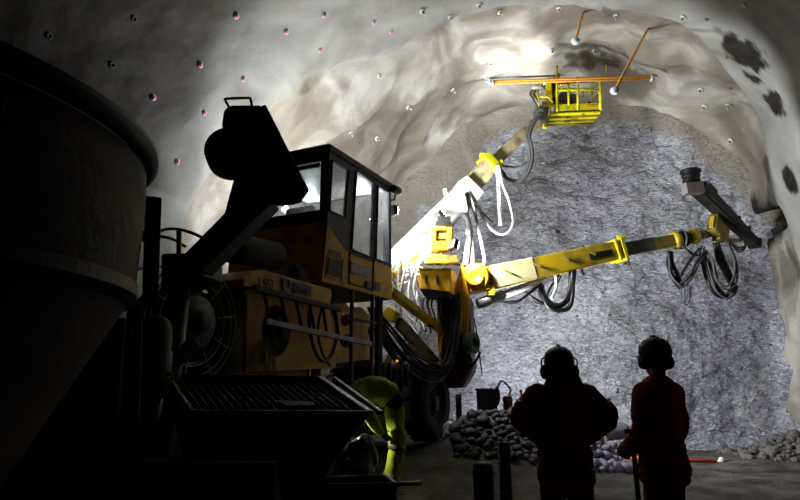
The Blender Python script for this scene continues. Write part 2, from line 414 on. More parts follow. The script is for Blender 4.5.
for j in range(NZ + 1):
    z = -1.2 + 11.2 * j / NZ; rp = []; rc = []
    for i in range(NX + 1):
        x = -6.2 + 12.4 * i / NX; q = V((x, z, 0))
        r = sqrt(x * x + max(0, z - ZC) ** 2)
        n1 = noise.noise(q * .5 + V((0, 0, 5))); n2 = noise.ridged_multi_fractal(V((q.x, q.y * 1.4, 2)) * .9, .9, 2.1, 5, .9, 2.0, noise_basis='PERLIN_ORIGINAL')
        edge = r - 4.55 + .35 * noise.noise(q * .8 + V((2, 2, 2))) + .12 * noise.noise(q * 2.7)
        cov = sstep(-.25, .15, edge - (.0 if z > 5 else .35) + (.55 if x < -1 and z > 6.3 else 0) * sstep(-1, -3, x))
        y = .22 * n1 + (.10 * (n2 - 1.2) + .06 * fbm(q * 2.4, 5) + .10 * fbm(V((q.x * .9, q.y * 1.7, 8)), 3)) * (1 - .8 * cov)
        y += -.5 * sstep(4.0, 5.2, r)               # towards the viewer at the rim, where it curls into the walls
        y -= .35 * sstep(1.0, -.6, z)
        p = C0 + TN * x + TT * y; p.z = z
        rp.append(p); rc.append(cov)
    fp.append(rp); fc.append(rc)
surface('wall_back', fp, {'cover': fc}, rockface())

# floor
def floor_z(x, y):
    z = .42 * exp(-((x - .2) / 2.0) ** 2 - ((y - 11) / 2.6) ** 2)
    z += .74 * exp(-((x - 2.15) / 1.35) ** 4 - ((y - 10.3) / .75) ** 2)          # heap behind the two workers
    z += .45 * exp(-((x - 8.2) / 1.1) ** 2 - ((y - 12.6) / .9) ** 2)              # scree at the foot of the right wall
    z += .05 * noise.noise(V((x, y, 0)) * .8) + .035 * fbm(V((x, y, 3)) * 2.5, 4)
    return z
def ground_mat():
    m = bpy.data.materials.new('muddy_ground'); m.use_nodes = True
    nt = m.node_tree; N = nt.nodes; K = nt.links; b = N['Principled BSDF']; tc = N.new('ShaderNodeTexCoord')
    n = N.new('ShaderNodeTexNoise'); n.inputs['Scale'].default_value = 2.2; n.inputs['Detail'].default_value = 9; K.new(tc.outputs['Object'], n.inputs['Vector'])
    r = N.new('ShaderNodeValToRGB'); K.new(n.outputs['Fac'], r.inputs['Fac'])
    r.color_ramp.elements[0].position = .35; r.color_ramp.elements[0].color = lin((46, 43, 38)); r.color_ramp.elements[1].position = .68; r.color_ramp.elements[1].color = lin((98, 93, 86))
    K.new(r.outputs['Color'], b.inputs['Base Color'])
    n2 = N.new('ShaderNodeTexNoise'); n2.inputs['Scale'].default_value = 14; n2.inputs['Detail'].default_value = 8; K.new(tc.outputs['Object'], n2.inputs['Vector'])
    bp = N.new('ShaderNodeBump'); bp.inputs['Strength'].default_value = .9; bp.inputs['Distance'].default_value = .04; K.new(n2.outputs['Fac'], bp.inputs['Height']); K.new(bp.outputs['Normal'], b.inputs['Normal'])
    b.inputs['Roughness'].default_value = .75
    return m
fg = []
for i in range(221):
    y = -5 + 23 * i / 220
    fg.append([V((x, y, floor_z(x, y))) for x in [-9 + 20 * j / 200 for j in range(201)]])
surface('floor', fg, {}, ground_mat())
# ------------------------------------------------------------------ the rock bolting rig
rig = thing('bolting_rig', 'dirty yellow rock bolting rig with glazed cab and two long booms', 'drilling rig', RW(1.5, 1.0, .35))
def SP(pts, lat=0): return [S(x, y, lat) for x, y in pts]
def inset(poly, d):
    c = sum((V(p) for p in poly), V()) / len(poly); return [c + (V(p) - c) * (1 - d) for p in poly]
TH_ = RL * .05
# chassis and body
b = MB(); b.box(RW(1.0, 1.05, .95), (6.2, 1.3, .55), RA, RL, Z); b.box(RW(1.4, .45, 1.0), (3.6, .5, .35), RA, RL, Z)
b.build('chassis', 'dark', rig, .03)
eng = MB().box(RW(-.75, .95, 1.75), (1.55, 1.5, 1.3), RA, RL, Z).build('engine_hood', 'olive', rig, .05)
g = MB()
for k in range(9): g.box(RW(-1.54, .95, 1.35 + .1 * k), (.03, 1.1, .05), RA, RL, Z)
g.build('cooling_grille', 'black', eng)
bon = MB().plate(SP([(243, 279), (252, 272.5), (262, 269.5), (331, 289), (332, 294), (330, 307.5), (252, 291.7), (245, 291)], -.08), RL * .5).build('bonnet_panel', 'yellow', rig, .012, 'faded yellow sloping bonnet panel with black lettering')
bx = (S(330, 298, -.085) - S(250, 276, -.085)); bx.z *= .2; bx = RA
up_t = S(258, 287.5, -.082)
text('lettering', 'LSSI', .155, up_t, RA + Z * .03, -RL, 'ink', bon)
ep = MB().plate([S(x, y, -.084) for x, y in ((280.5, 277.5), (310.5, 286.5), (311, 296.5), (281, 287.5))], RL * -.006).build('maker_plate', 'grime', bon, label='worn grey maker plate with a round emblem')
text('lettering', 'Oms', .15, S(291.5, 292.5, -.092), RA + Z * .02, -RL, 'ink', bon)
e = MB(); c = S(286.3, 284.5, -.092)
e.tube([c + RA * (.065 * cos(t)) + Z * (.065 * sin(t)) for t in [2 * pi * i / 24 for i in range(24)]], .014, 6, True); e.build('ring_emblem', 'white', bon)
# side panel below the bonnet, with its round service opening
hole = [S(276 + 14 * cos(2 * pi * i / 24), 331 + 26 * sin(2 * pi * i / 24), -.02) for i in range(24)]
sp_ = MB().plate(SP([(247, 291), (330, 308), (335, 345), (336, 368), (246, 372)], -.02), RL * .05, [hole]).build('side_panel', 'yellow', rig, .008)
MB().plate(SP([(255, 300), (300, 308), (300, 366), (256, 366)], .25), RL * .02).build('service_recess', 'black', sp_)
m_ = MB(); c = S(276, 333, .12)
m_.cyl(c + RL * .1, c - RL * .1, .2, n=24); m_.cyl(c - RL * .1, c - RL * .14, .1)
m_.build('fan_motor', 'dark', sp_, .01)
lp = MB(); lp.tube(spline([S(312 + 0, 300, -.12), S(309, 320, -.14), S(313, 345, -.14), S(322, 361, -.14), S(332, 354, -.14), S(337, 330, -.14), S(333, 308, -.12)]), .022); lp.build('looped_hose', 'hoseblack', rig)
lp = MB(); lp.tube(spline([S(322, 306, -.12), S(318, 330, -.1), S(322, 352, -.1), S(330, 366, -.05)]), .016); lp.build('thin_hose', 'hoseblack', rig)
fb = MB()
for k in range(34):
    x = 263 + random.random() * 10; y = 338 + random.random() * 8
    fb.tube(spline([S(x, y, -.05), S(x + random.uniform(-4, 4), y + 14, -.1), S(x + random.uniform(-6, 7), 376, -.14)], 4), .005, 4)
fb.build('frayed_fibre_strip', 'fibre', rig, label='pale frayed strands hanging down the side panel')
# folding ladder used as a guard rail
lad = MB(); lat = -.24
a0, a1, b0, b1 = S(254.4, 287.6, lat), S(340, 309.5, lat), S(265.2, 321.2, lat), S(370.8, 344, lat)
lad.bar(a0, a1, .045, .06); ladr = lad.build('boarding_ladder', 'dark', rig, .006, 'dark steel ladder folded along the side')
lad = MB(); lad.bar(b0, b1, .045, .06); lad.build('rail', 'steel', ladr, .006)
for (x0, y0), (x1, y1) in (((264, 291), (270, 321)), ((281, 296), (287, 326)), ((296, 300), (302, 330)), ((309.6, 303), (315, 333)), ((323, 306), (327, 336)), ((335, 308), (339, 338))):
    MB().tube([S(x0, y0, lat), S(x1, y1, lat)], .02).build('rung', 'dark', ladr)
MB().tube([a0 + RL * .2, a0], .02).build('bracket', 'dark', ladr)

# cab
cab = MB()
yl = [(327.3, 223.3), (345.7, 249.5), (376, 261), (391.8, 268), (392, 299.5), (322.2, 281.2)]
cabo = MB().plate(SP(yl), TH_).build('cab', 'yellow', rig, .008)
up = [(329.8, 145.1), (391, 184.2), (391.8, 268), (376, 261), (345.7, 249.5), (327.3, 223.3)]
w1 = [(332.4, 160.4), (349, 170), (345.3, 217.5), (329.9, 210.4)]
w2 = [(356.6, 171.3), (374.0, 183.6), (371.8, 257.3), (351.8, 249.2)]
w3 = [(378.2, 186), (389.2, 192.9), (390.6, 264.5), (376.0, 258.4)]
MB().plate(SP(up), TH_, [SP(w1), SP(w2), SP(w3)]).build('side_frame', 'cabgrey', cabo, .006)
for w in (w1, w2, w3):
    MB().plate(SP(w, .02), RL * .008).build('window_glass', 'glass', cabo)
    q = SP(w, -.012); MB().tube(q, .014, 6, True).build('window_seal', 'black', cabo)
CW = 1.62
zr = lambda q: q.z
Cz0, Cz1 = 2.70, 4.55; CL = 1.84
MB().plate([RW(.04, CW, Cz0), RW(CL, CW, Cz0), RW(CL, CW, Cz1), RW(.02, CW, Cz1)], -TH_, [[RW(.14, CW, 3.55), RW(.85, CW, 3.5), RW(.85, CW, 4.4), RW(.14, CW, 4.4)], [RW(.95, CW, 3.2), RW(1.75, CW, 3.2), RW(1.75, CW, 4.4), RW(.95, CW, 4.4)]]).build('far_side_frame', 'cabgrey', cabo)
MB().plate([RW(.14, CW - .02, 3.5), RW(1.75, CW - .02, 3.2), RW(1.75, CW - .02, 4.4), RW(.14, CW - .02, 4.4)], RL * .008).build('far_window_glass', 'glass', cabo)
MB().plate([RW(CL - .05, .05, Cz0), RW(CL - .05, CW - .05, Cz0), RW(CL - .05, CW - .05, Cz1), RW(CL - .05, .05, Cz1)], RA * .05, [[RW(CL - .05, .13, 3.1), RW(CL - .05, CW - .13, 3.1), RW(CL - .05, CW - .13, 4.42), RW(CL - .05, .13, 4.42)]]).build('front_frame', 'cabgrey', cabo)
# rear: dark upper frame with a wide window, yellow lower panel
r0 = SA(323, 161, .02); r1 = SA(318.5, 210.5, .02)
lw0, lw1 = .13, CW - .1
MB().plate([RW(.0, .05, 3.5), RW(.0, CW, 3.5), RW(.0, CW, Cz1), RW(.0, .05, Cz1)], RA * .05, [[RW(0, lw0, r1.z), RW(0, lw1, r1.z), RW(0, lw1, r0.z), RW(0, lw0, r0.z)]]).build('rear_frame', 'black', cabo)
MB().box(RW(.03, .84, 3.1), (.06, 1.56, .8), RA, RL, Z).build('rear_panel', 'yellow', cabo)
MB().box(RW(.03, .84, (r0.z + r1.z) / 2), (.008, lw1 - lw0, r0.z - r1.z), RA, RL, Z).build('rear_window_glass', 'glass', cabo)
MB().box(RW(-.01, .84, r0.z - .06), (.03, lw1 - lw0, .05), RA, RL, Z).build('blind_rail', 'dark', cabo)
rf = MB().plate([RW(-.04, -.025, Cz1 - .1), RW(CL + .03, -.025, Cz1 - .1), RW(CL + .03, CW + .03, Cz1 - .1), RW(-.04, CW + .03, Cz1 - .1)], Z * .115); rf.build('roof', 'black', cabo, .03)
MB().box(RW(.93, .83, Cz0 + .03), (1.8, 1.56, .08), RA, RL, Z).build('cab_floor', 'dark', cabo)
MB().plate(SP([(329, 257.3), (341.8, 261.6), (340.5, 278), (327.3, 273.7)], -.006), RL * -.008).build('intake_grille', 'dark', cabo, label='dark square mesh grille')
MB().tube(SP([(327.6, 254.6), (343.2, 259.4), (341.6, 281), (325.4, 276)], -.006), .008, 6, True).build('grille_frame', 'yellow', cabo)
MB().plate(SP([(329.4, 248.8), (341.6, 252.9), (341, 257), (329, 253.4)], -.006), RL * -.008).build('nameplate', 'olive', cabo)
MB().plate(SP([(351, 261.8), (370.5, 267.9), (369.9, 277.4), (350.5, 272.2)], -.012), RL * -.01).build('door_panel', 'plate', cabo, label='pale rectangular panel in the cab door')
MB().tube(SP([(349.8, 252.5), (374, 261.5), (372, 289.9), (348.8, 283)], -.006), .012, 6, True).build('door_seam', 'dark', cabo)
MB().plate(SP([(365.5, 280.5), (370, 281.7), (369.6, 289), (365.2, 287.8)], -.01), RL * -.02).build('door_lock', 'black', cabo)
MB().plate(SP([(375, 281.5), (380.3, 283), (380.2, 291.5), (374.8, 290)], -.008), RL * -.006).build('green_sticker', 'green', cabo)
h_ = MB(); h_.tube(spline([S(373.2, 238, .0), S(374.3, 236.5, -.08), S(374.6, 240, -.09), S(372.6, 287, -.09), S(372.3, 289.5, 0)], 6), .013); h_.build('grab_handle', 'black', cabo)
st = MB(); st.box(RW(.75, .8, 3.15), (.5, .5, .14), RA, RL, Z); st.box(RW(.52, .8, 3.55), (.12, .48, .75), RA + Z * -.0, RL, Z); st.cyl(RW(.75, .8, Cz0), RW(.75, .8, 3.1), .07)
st.build('operator_seat', 'seat', cabo, .04)
for a_, l_ in ((S(362, 187, .42), 0), (S(310, 194, 1.36), 1)):
    lm = MB().lathe(a_ - Z * .04, -Z, [(0, 0), (.07, 0), (.07, .03), (.05, .045), (0, .05)], 20).build('ceiling_lamp', 'lamp_soft', cabo)
    pl_ = bpy.data.lights.new('cab_light', 'POINT'); pl_.energy = 18; pl_.shadow_soft_size = .06; pl_.color = (.93, .96, 1); po = bpy.data.objects.new('cab_light', pl_); C.objects.link(po); po.location = a_ - Z * .2
MB().plate([RW(.06, CW - .055, Cz0 + .05), RW(CL - .05, CW - .055, Cz0 + .05), RW(CL - .05, CW - .055, 3.18), RW(.9, CW - .055, 3.18), RW(.9, CW - .055, 3.5), RW(.06, CW - .055, 3.5)], RL * -.01).build('pale_lining', 'plate', cabo)
MB().box(RW(.92, .82, Cz1 - .115), (1.7, 1.45, .02), RA, RL, Z).build('roof_lining', 'plate', cabo)
co = MB(); co.bar(RW(1.5, .8, Cz0), RW(1.35, .8, 3.4), .3, .2, RL); co.tube([RW(1.35, .6, 3.45), RW(1.2, .6, 3.65)], .02); co.tube([RW(1.35, 1.0, 3.45), RW(1.2, 1.0, 3.65)], .02); co.build('control_console', 'cabgrey', cabo, .02)
wl = MB(); p0, p1 = S(392.5, 188, -.05), S(402.5, 193.5, -.05); wl.lathe(p0, p1 - p0, [(0, 0), (.05, 0), (.062, .02), (.066, .2), (.06, .21), (.0, .2)], 20); wl.tube([S(396, 192, -.05), S(394, 200, -.03), S(391, 200, 0)], .015)
wl.build('side_work_lamp', 'dark', cabo)
for a_ in (.06, 1.7):
    MB().bar(RW(a_, .15, Cz0), RW(a_, .15, 1.0), .09, .09).build('cab_post', 'dark', rig, .008)
    MB().bar(RW(a_, 1.45, Cz0), RW(a_, 1.45, 1.0), .09, .09).build('cab_post', 'dark', rig, .008)
for x, y0, y1 in ((352, 290, 385), (372.5, 295, 388)):
    MB().bar(S(x, y0, -.05), S(x - 1, y1, -.05), .045, .045).build('handrail_post', 'black', rig, .005)
MB().bar(S(346, 318, -.05), S(376, 323, -.05), .03, .04).build('step_bar', 'dark', rig)
# perforated yellow frame plates behind the posts
hl = lambda x, y, rx, ry, lt: [S(x + rx * cos(2 * pi * i / 18), y + ry * sin(2 * pi * i / 18), lt) for i in range(18)]
for lt in (.35, 1.5):
    MB().plate(SP([(331, 304), (346, 303), (350, 307.5), (361, 307), (371, 316), (378, 329), (381, 358), (333, 364)], .35) if lt == .35 else [q + RL * 1.15 for q in SP([(331, 304), (361, 307), (378, 329), (381, 358), (333, 364)], .35)], RL * .06,
               [hl(345.5, 320, 5, 6.5, .35), hl(376 - 4, 331, 4.2, 6, .35), hl(346, 341, 6, 6.5, .35)] if lt == .35 else []).build('frame_plate', 'yellow', rig, .006)
MB().box(RW(1.3, .62, 2.05), (1.9, .04, .8), RA, RL, Z).build('hole_backing', 'black', rig)  # black plate added to stop light showing through the frame plate holes
b = MB(); b.box(RW(2.4, .55, 1.45), (1.6, .7, .5), RA, RL, Z); b.box(RW(.9, .3, 1.25), (1.4, .4, .3), RA, RL, Z)
b.build('valve_block', 'dark', rig, .03)
b = MB()
for k in range(7): b.cyl(RW(1.9 + .2 * k, .17, 1.3 + .1 * (k % 3)), RW(1.9 + .2 * k, .17, 1.75), .035, n=10)
b.build('valve_spools', 'black', rig)
MB().ball(S(397, 361, .1), .02).build('marker_light', 'orangelight', rig)
MB().plate(SP([(366, 316), (384, 320), (386, 345), (370, 345)], 1.2), RL * .06).build('lamp_guard_plate', 'yellow2', rig, .01)

# cable reel on the rear
reelc = S(193, 322, .02)
rl = MB(); rl.cyl(reelc + RL * .45, reelc + RL * .02, .3, n=32); reel = rl.build('cable_reel', 'black', rig)
for rr, off, th in ((.56, 0, .014), (.50, 0, .012), (.40, 0, .012), (.56, .45, .014), (.38, .03, .012)):
    MB().tube([reelc + RL * off + (RA * cos(t) + Z * sin(t)) * rr for t in [2 * pi * i / 48 for i in range(48)]], th, 6, True).build('rim_ring', 'steel', reel)
for k in range(10):
    t = 2 * pi * k / 10 + .2; d = RA * cos(t) + Z * sin(t)
    MB().bar(reelc + d * .3, reelc + d * .56, .02, .02).build('spoke', 'olive', reel)
hb = MB().lathe(reelc + RL * -.02, -RL, [(.0, 0), (.24, 0), (.24, .03), (.2, .05), (.12, .06), (.11, .1), (0, .1)], 32); hb.build('hub', 'grime', reel)
MB().cyl(reelc - RL * .08, reelc - RL * .13, .095, n=20).build('hub_cap', 'black', reel)
w = MB()
for k in range(10):
    rr = .34; o_ = .08 + .035 * k
    w.tube([reelc + RL * o_ + (RA * cos(t) + Z * sin(t)) * rr for t in [2 * pi * i / 32 for i in range(32)]], .018, 6, True)
w.build('wound_cable', 'hoseblack', reel)
MB().bar(reelc + RL * .25 + RA * .2, reelc + RL * .25 + RA * .6 - Z * .55, .12, .12).build('reel_bracket', 'dark', rig)
ex = MB().cyl(S(232, 248, .35), S(276, 256, .35), .17, n=24); ex.build('exhaust_silencer', 'dark', rig, .02)

# wheels
def wheel(c, nm='wheel'):
    w = MB(); R = .64; wd = .42
    w.lathe(c, RL * wd, [(.36, .0), (.5, -.015), (.6, .01), (R, .06), (R, wd - .06), (.6, wd - .01), (.5, wd), (.36, wd)], 44)
    wh = w.build(nm, 'rubber', rig)
    t = MB()
    for k in range(26):
        a = 2 * pi * k / 26; d = RA * cos(a) + Z * sin(a); tg = RA * -sin(a) + Z * cos(a)
        t.box(c + d * R + RL * (wd * .28), (.035, .06, wd * .42), d, tg + RL * .2, (RL - tg * .2).normalized())
        t.box(c + (RA * cos(a + .12) + Z * sin(a + .12)) * R + RL * (wd * .72), (.035, .06, wd * .42), d, tg - RL * .2, (RL + tg * .2).normalized())
    t.build('tread', 'rubber', wh)
    MB().lathe(c + RL * .03, RL, [(.37, 0), (.35, .02), (.3, .08), (.14, .09), (.13, .0), (0, 0)], 32).build('rim', 'dark', wh)
    for k in range(8): a = 2 * pi * k / 8; q = c + (RA * cos(a) + Z * sin(a)) * .2; MB().cyl(q + RL * .12, q + RL * .06, .018, n=6).build('wheel_nut', 'dark', wh)
wcz = S(438, 403, .02).z
wheel(S(438, 403, .02)); wheel(S(438, 403, .02) + RL * 1.65); 
wheel(RW(-.1, .1, .66)); wheel(RW(-.1, 1.65, .66))

# front pedestal
PY = 11.25
def PP(x, y, Y=PY): return P(x, y, Y)
FW = V((.25, .97, 0)).normalized()
ped = MB().plate([PP(438, 372), PP(441, 300), PP(447, 286), PP(462, 284), PP(470, 300), PP(472, 372), PP(462, 388), PP(445, 388)], FW * .55).build('boom_pedestal', 'dark', rig, .02)
MB().plate([PP(455, 285, 11.2), PP(462, 262, 11.2), PP(470, 300, 11.2), PP(468, 335, 11.2), PP(455, 335, 11.2)], FW * .1).build('pedestal_cheek', 'yellow', ped, .01)
MB().plate([PP(436.5, 296, 11.1), PP(441, 296, 11.1), PP(441, 352, 11.1), PP(438, 352, 11.1)], FW * .12).build('pedestal_strip', 'yellow', ped)
c = PP(468, 343, 11.1)
rr = MB(); rr.lathe(c, V((.75, -.6, 0)) * .14, [(0, 0), (.2, 0), (.2, .02), (.15, .03), (.15, .11), (.2, .12), (.2, .14), (.08, .14), (.07, .1), (0, .1)], 32); rr.build('hose_reel', 'green', rig, label='small green hose reel on the pedestal')
MB().plate([PP(444, 366, 11.15), PP(470, 352, 11.15), PP(474, 366, 11.15), PP(462, 384, 11.15), PP(446, 386, 11.15)], FW * .5).build('bumper', 'rust', rig, .02)
MB().tube(spline([PP(466, 362, 11.0), PP(473, 364, 10.9), PP(478, 357, 10.9), PP(480, 352, 10.9)]), .025).build('tow_hook', 'black', rig)
MB().tube(spline([PP(474, 318, 11.1), PP(477, 335, 11.0), PP(479, 352, 11.0), PP(482, 373, 11.0)]), .012).build('pull_cord', 'hoseblack', rig)
MB().cyl(PP(477, 345, 11.02), PP(477.5, 340, 11.02), .04).build('cord_weight', 'black', rig)
s_ = MB().bar(PP(389, 290, 9.7), PP(441, 330, 11.1), .16, .12); strut = s_.build('support_strut', 'yellow2', rig, .012)
MB().bar(PP(398, 322, 10.2), PP(436, 364, 11.1), .1, .2).build('lift_strut', 'olive', rig, .012)
s_ = MB().bar(PP(408, 345, 10.3), PP(433, 360, 10.9), .05, .08); s_.bar(PP(384, 370, 10.3), PP(394, 348, 10.3), .08, .1); s_.bar(PP(396, 374, 10.3), PP(407, 350, 10.3), .08, .1); s_.build('stabiliser_arms', 'olive', rig, .01)
s_ = MB().plate([PP(437, 327, 11.05), PP(442, 318, 11.05), PP(447, 330, 11.05), PP(441, 338, 11.05)], FW * .1); s_.build('strut_lug', 'yellow2', rig)
MB().plate([PP(376, 318, 10.0), PP(388, 306, 10.0), PP(398, 312, 10.0), PP(392, 322, 10.0)], FW * .3).build('light_yellow_bracket', 'yellow2', rig, .02)

# control box and lamp post at the front
bx_ = MB(); Yb = 10.5
f0 = [P(419.5, 269, Yb), P(451, 269, Yb), P(450.5, 292, Yb), P(420, 288.5, Yb)]
d_ = V((.12, .5, 0))
bx_.add(f0 + [f0[0] + d_ + Z * .06, f0[1] + d_ + Z * .06, f0[2] + d_, f0[3] + d_], [(0, 1, 2, 3), (4, 7, 6, 5), (0, 4, 5, 1), (1, 5, 6, 2), (2, 6, 7, 3), (3, 7, 4, 0)])
cb = bx_.build('control_box', 'yellow', rig, .012, 'yellow box with two dark catches on its front')
MB().bar(P(419, 268.5, Yb - .01), P(451.5, 268.5, Yb - .01), .03, .03).build('box_lid_edge', 'olive', cb)
for x in (425.5, 436.5): MB().bar(P(x, 275, Yb - .015), P(x + .5, 283, Yb - .015), .03, .025).build('catch', 'black', cb)
MB().plate([P(420, 289, Yb + .02), P(450, 292.5, Yb + .02), P(449, 297, Yb + .02), P(424, 296, Yb + .02)], d_).build('box_underside', 'black', cb)
MB().plate([P(424, 262.5, Yb + .3), P(428, 253.5, Yb + .3), P(457, 255.5, Yb + .3), P(459, 262.5, Yb + .3)], d_ * .6).build('box_top', 'olive', cb, .01)
lpz = MB(); Yl = 10.85
lpz.plate([P(429, 227, Yl), P(452, 227, Yl), P(451, 250, Yl), P(431, 250, Yl)], V((.06, .25, 0)), [[P(436, 230, Yl), P(447.5, 230, Yl), P(447, 241, Yl), P(436, 241, Yl)]])
lh = lpz.build('lamp_housing', 'yellow', rig, .015)
MB().plate([P(435, 229, Yl + .1), P(449, 229, Yl + .1), P(448, 243, Yl + .1), P(435, 243, Yl + .1)], V((.01, .05, 0))).build('lamp_reflector', 'steel', lh)
MB().box(P(441.5, 236, Yl + .07), (.16, .04, .1)).build('lamp_unit', 'olive', lh)
MB().tube([P(441, 250, Yl + .1), P(441, 258, Yl + .1)], .06).build('lamp_stem', 'olive', lh)
bk = MB(); bk.box(P(443, 220.5, Yl + .1), (.26, .26, .1)); bk.box(P(443, 224, Yl + .1), (.3, .28, .04)); bk.build('beacon_head', 'black', lh, .012)

# basket boom (upper)
B0, B1, B2, B3 = P(399, 264, 11.2), P(468, 190.5, 11.75), P(490.5, 163, 11.95), P(541, 117.5, 12.35)
ub = MB().bar(B0 - (B1 - B0) * .18, B1, .46, .58, w2=.4, h2=.46).build('basket_boom', 'dusty', rig, .03, 'telescopic boom caked in pale dust, carrying the basket')
MB().bar(B0 - Z * .27, B1 - Z * .2 + (B1 - B0) * -.03, .3, .12).build('lift_cylinder', 'hosewhite', ub, .02)
MB().bar(B1 - (B1 - B0) * .05, B2, .3, .36).build('middle_section', 'beige', ub, .015)
MB().bar(B1 - (B2 - B1) * .35, B1 + (B2 - B1) * .15, .42, .5).build('front_collar', 'dusty', ub, .02)
cl = MB(); d = (B2 - B1).normalized(); cl.bar(B2 - d * .13, B2 + d * .05, .38, .44); cl.box(B2 + V((-.16, 0, .14)), (.12, .14, .14)); cl.box(B2 + V((.2, -.05, -.02)), (.1, .14, .12)); cl.build('clamp_collar', 'lime', ub, .02)
MB().bar(B2 - d * .3, B3, .19, .24).build('inner_section', 'beige', ub, .012)
MB().bar(B2 + Z * .1, B3 + Z * .1, .05, .04).build('inner_rail', 'steel', ub)
jn = MB(); jn.cyl(B3 + V((-.1, -.2, 0)), B3 + V((.1, .2, 0)), .14); jn.bar(B3, B3 + V((.1, .1, .35)), .2, .2); jn.cyl(P(540, 104, 12.4), P(541, 117, 12.4), .12); jn.build('tip_joint', 'steel', ub, .015)
MB().box(P(545, 126, 12.3), (.1, .1, .1)).build('tip_lamp', 'lime', ub, .015)
for x, y in ((447, 187), (419, 213)): pass
for t in (.35, .6): q = B0 + (B1 - B0) * t; MB().box(q + V((-.02, -.28, .05)), (.16, .05, .08)).build('boom_lug', 'yellow2', ub, .01)
MB().bar(P(444.5, 188.5, 11.55), P(447, 201, 11.6), .06, .06, V((0, 1, 0))).build('boom_pin', 'dusty', ub)

# the work basket
BY = 12.25
bd = V((.0, 1.0, 0)); BKT = lambda x, y, k=0: P(x, y, BY) + bd * k
bk = thing('x', 'x', 'x', (0, 0, 0)); bpy.data.objects.remove(bk)
fl = MB().plate([BKT(551, 111), BKT(601, 109), BKT(601, 112.5), BKT(551, 114.5)], bd * .62)
bsk = fl.build('work_basket', 'lime', rig, .012, 'bright yellow railed work basket')
for k_ in (.12, .34, .52): MB().bar(BKT(551, 115.2, k_), BKT(601, 113.2, k_), .05, .05).build('floor_joist', 'olive', bsk, .005)
MB().bar(BKT(570, 114.5, .5), BKT(584, 113.5, .02), .04, .05).build('brace', 'olive', bsk)
MB().plate([BKT(555, 104.5), BKT(600.5, 103), BKT(601, 111), BKT(555, 113)], bd * .025).build('kick_plate', 'lime', bsk)
MB().plate([BKT(586, 105.5, -.012), BKT(597, 105, -.012), BKT(597, 107, -.012), BKT(586, 107.5, -.012)], bd * .008).build('red_marking', 'orange', bsk)
def rail(pts, r=.022, n='rail', m='lime'): return MB().tube(pts, r, 8).build(n, m, bsk)
for x, y0, y1, w in ((557, 66, 112, .026), (568.6, 84, 105, .022), (577.8, 77, 110, .022), (600.5, 76, 110, .036), (606, 65, 78, .014)):
    rail([BKT(x, y0), BKT(x, y1)], w, 'post')
for x in (557, 577, 600.5): rail([BKT(x, 75, .6), BKT(x, 111, .6)], .022, 'post', )
rail([BKT(557, 90.5), BKT(600.5, 89.5)]); rail([BKT(560, 85), BKT(575, 85)], .015); rail([BKT(562, 84.5), BKT(562, 91)], .015)
rail([BKT(557, 76, .6), BKT(600.5, 76, .6)]); rail([BKT(557, 92, .6), BKT(600.5, 92, .6)])
for x in (557, 600.5):
    rail([BKT(x, 77), BKT(x, 76, .6)], .02); rail([BKT(x, 90), BKT(x, 91, .6)], .02)
rail([BKT(538, 79, .3), BKT(601, 74.5, .3)], .016, 'rod_rest', 'black')
for x, y0, y1 in ((586, 83, 92), (593, 82, 90)): rail([BKT(x, y0, .2), BKT(x, y1, .2)], .02, 'hook')
# side step of the basket
rail([BKT(537.5, 91), BKT(539, 106), BKT(553, 106)], .03, 'side_rail'); rail([BKT(538, 97), BKT(548, 97), BKT(553, 103)], .024, 'side_rail')
MB().bar(BKT(549.5, 80, .15), BKT(551, 104, .15), .13, .13, V((0, 1, 0))).build('mast', 'lime', bsk, .015)
MB().bar(BKT(555, 76, .35), BKT(557, 96, .35), .2, .16, V((0, 1, 0))).build('dark_mast', 'black', bsk, .02)
mt = MB(); mt.bar(BKT(554, 77, .5), BKT(559.5, 58.5, .9), .15, .15, w2=.05, h2=.05); mt.bar(BKT(558, 75, .4), BKT(562, 67, .5), .2, .12, w2=.08); mt.build('drill_mast_tip', 'black', bsk, .01)
MB().bar(BKT(557, 77, .3), BKT(561, 68, .3), .16, .1).build('green_guard', 'olive', bsk, .01)
q = MB()
for k in range(14):
    c = BKT(random.uniform(556, 582), random.uniform(93, 104), random.uniform(.15, .8)); q.box(c, (random.uniform(.08, .2), random.uniform(.1, .2), random.uniform(.08, .24)), V((cos(k), sin(k), 0)), V((-sin(k), cos(k), 0)))
q.build('drill_gear', 'hosegrey', bsk, .01)
MB().box(BKT(588.5, 97, .4), (.17, .2, .16)).build('white_tool_box', 'white', bsk, .01)
MB().box(BKT(594.5, 96, .45), (.1, .12, .14)).build('dark_tool_box', 'black', bsk, .01)
q = MB(); q.ball(BKT(539.5, 82.5, .25), (.12, .1, .1)); q.ball(BKT(537.5, 84, .2), (.1, .1, .07)); q.ball(BKT(541, 84.5, .2), (.11, .1, .07)); q.build('wrapped_bundle', 'white', bsk, remesh=.02)
for k in range(4):
    MB().tube(spline([BKT(534 + 2 * k, 86, .2), BKT(531 + 2 * k, 92, .1), BKT(533 + 2 * k, 99, 0), BKT(538 + 1.5 * k, 108, 0), BKT(541 + k, 117, 0)]), .02).build('supply_hose', 'hosewhite' if k % 2 else 'hosegrey', bsk)

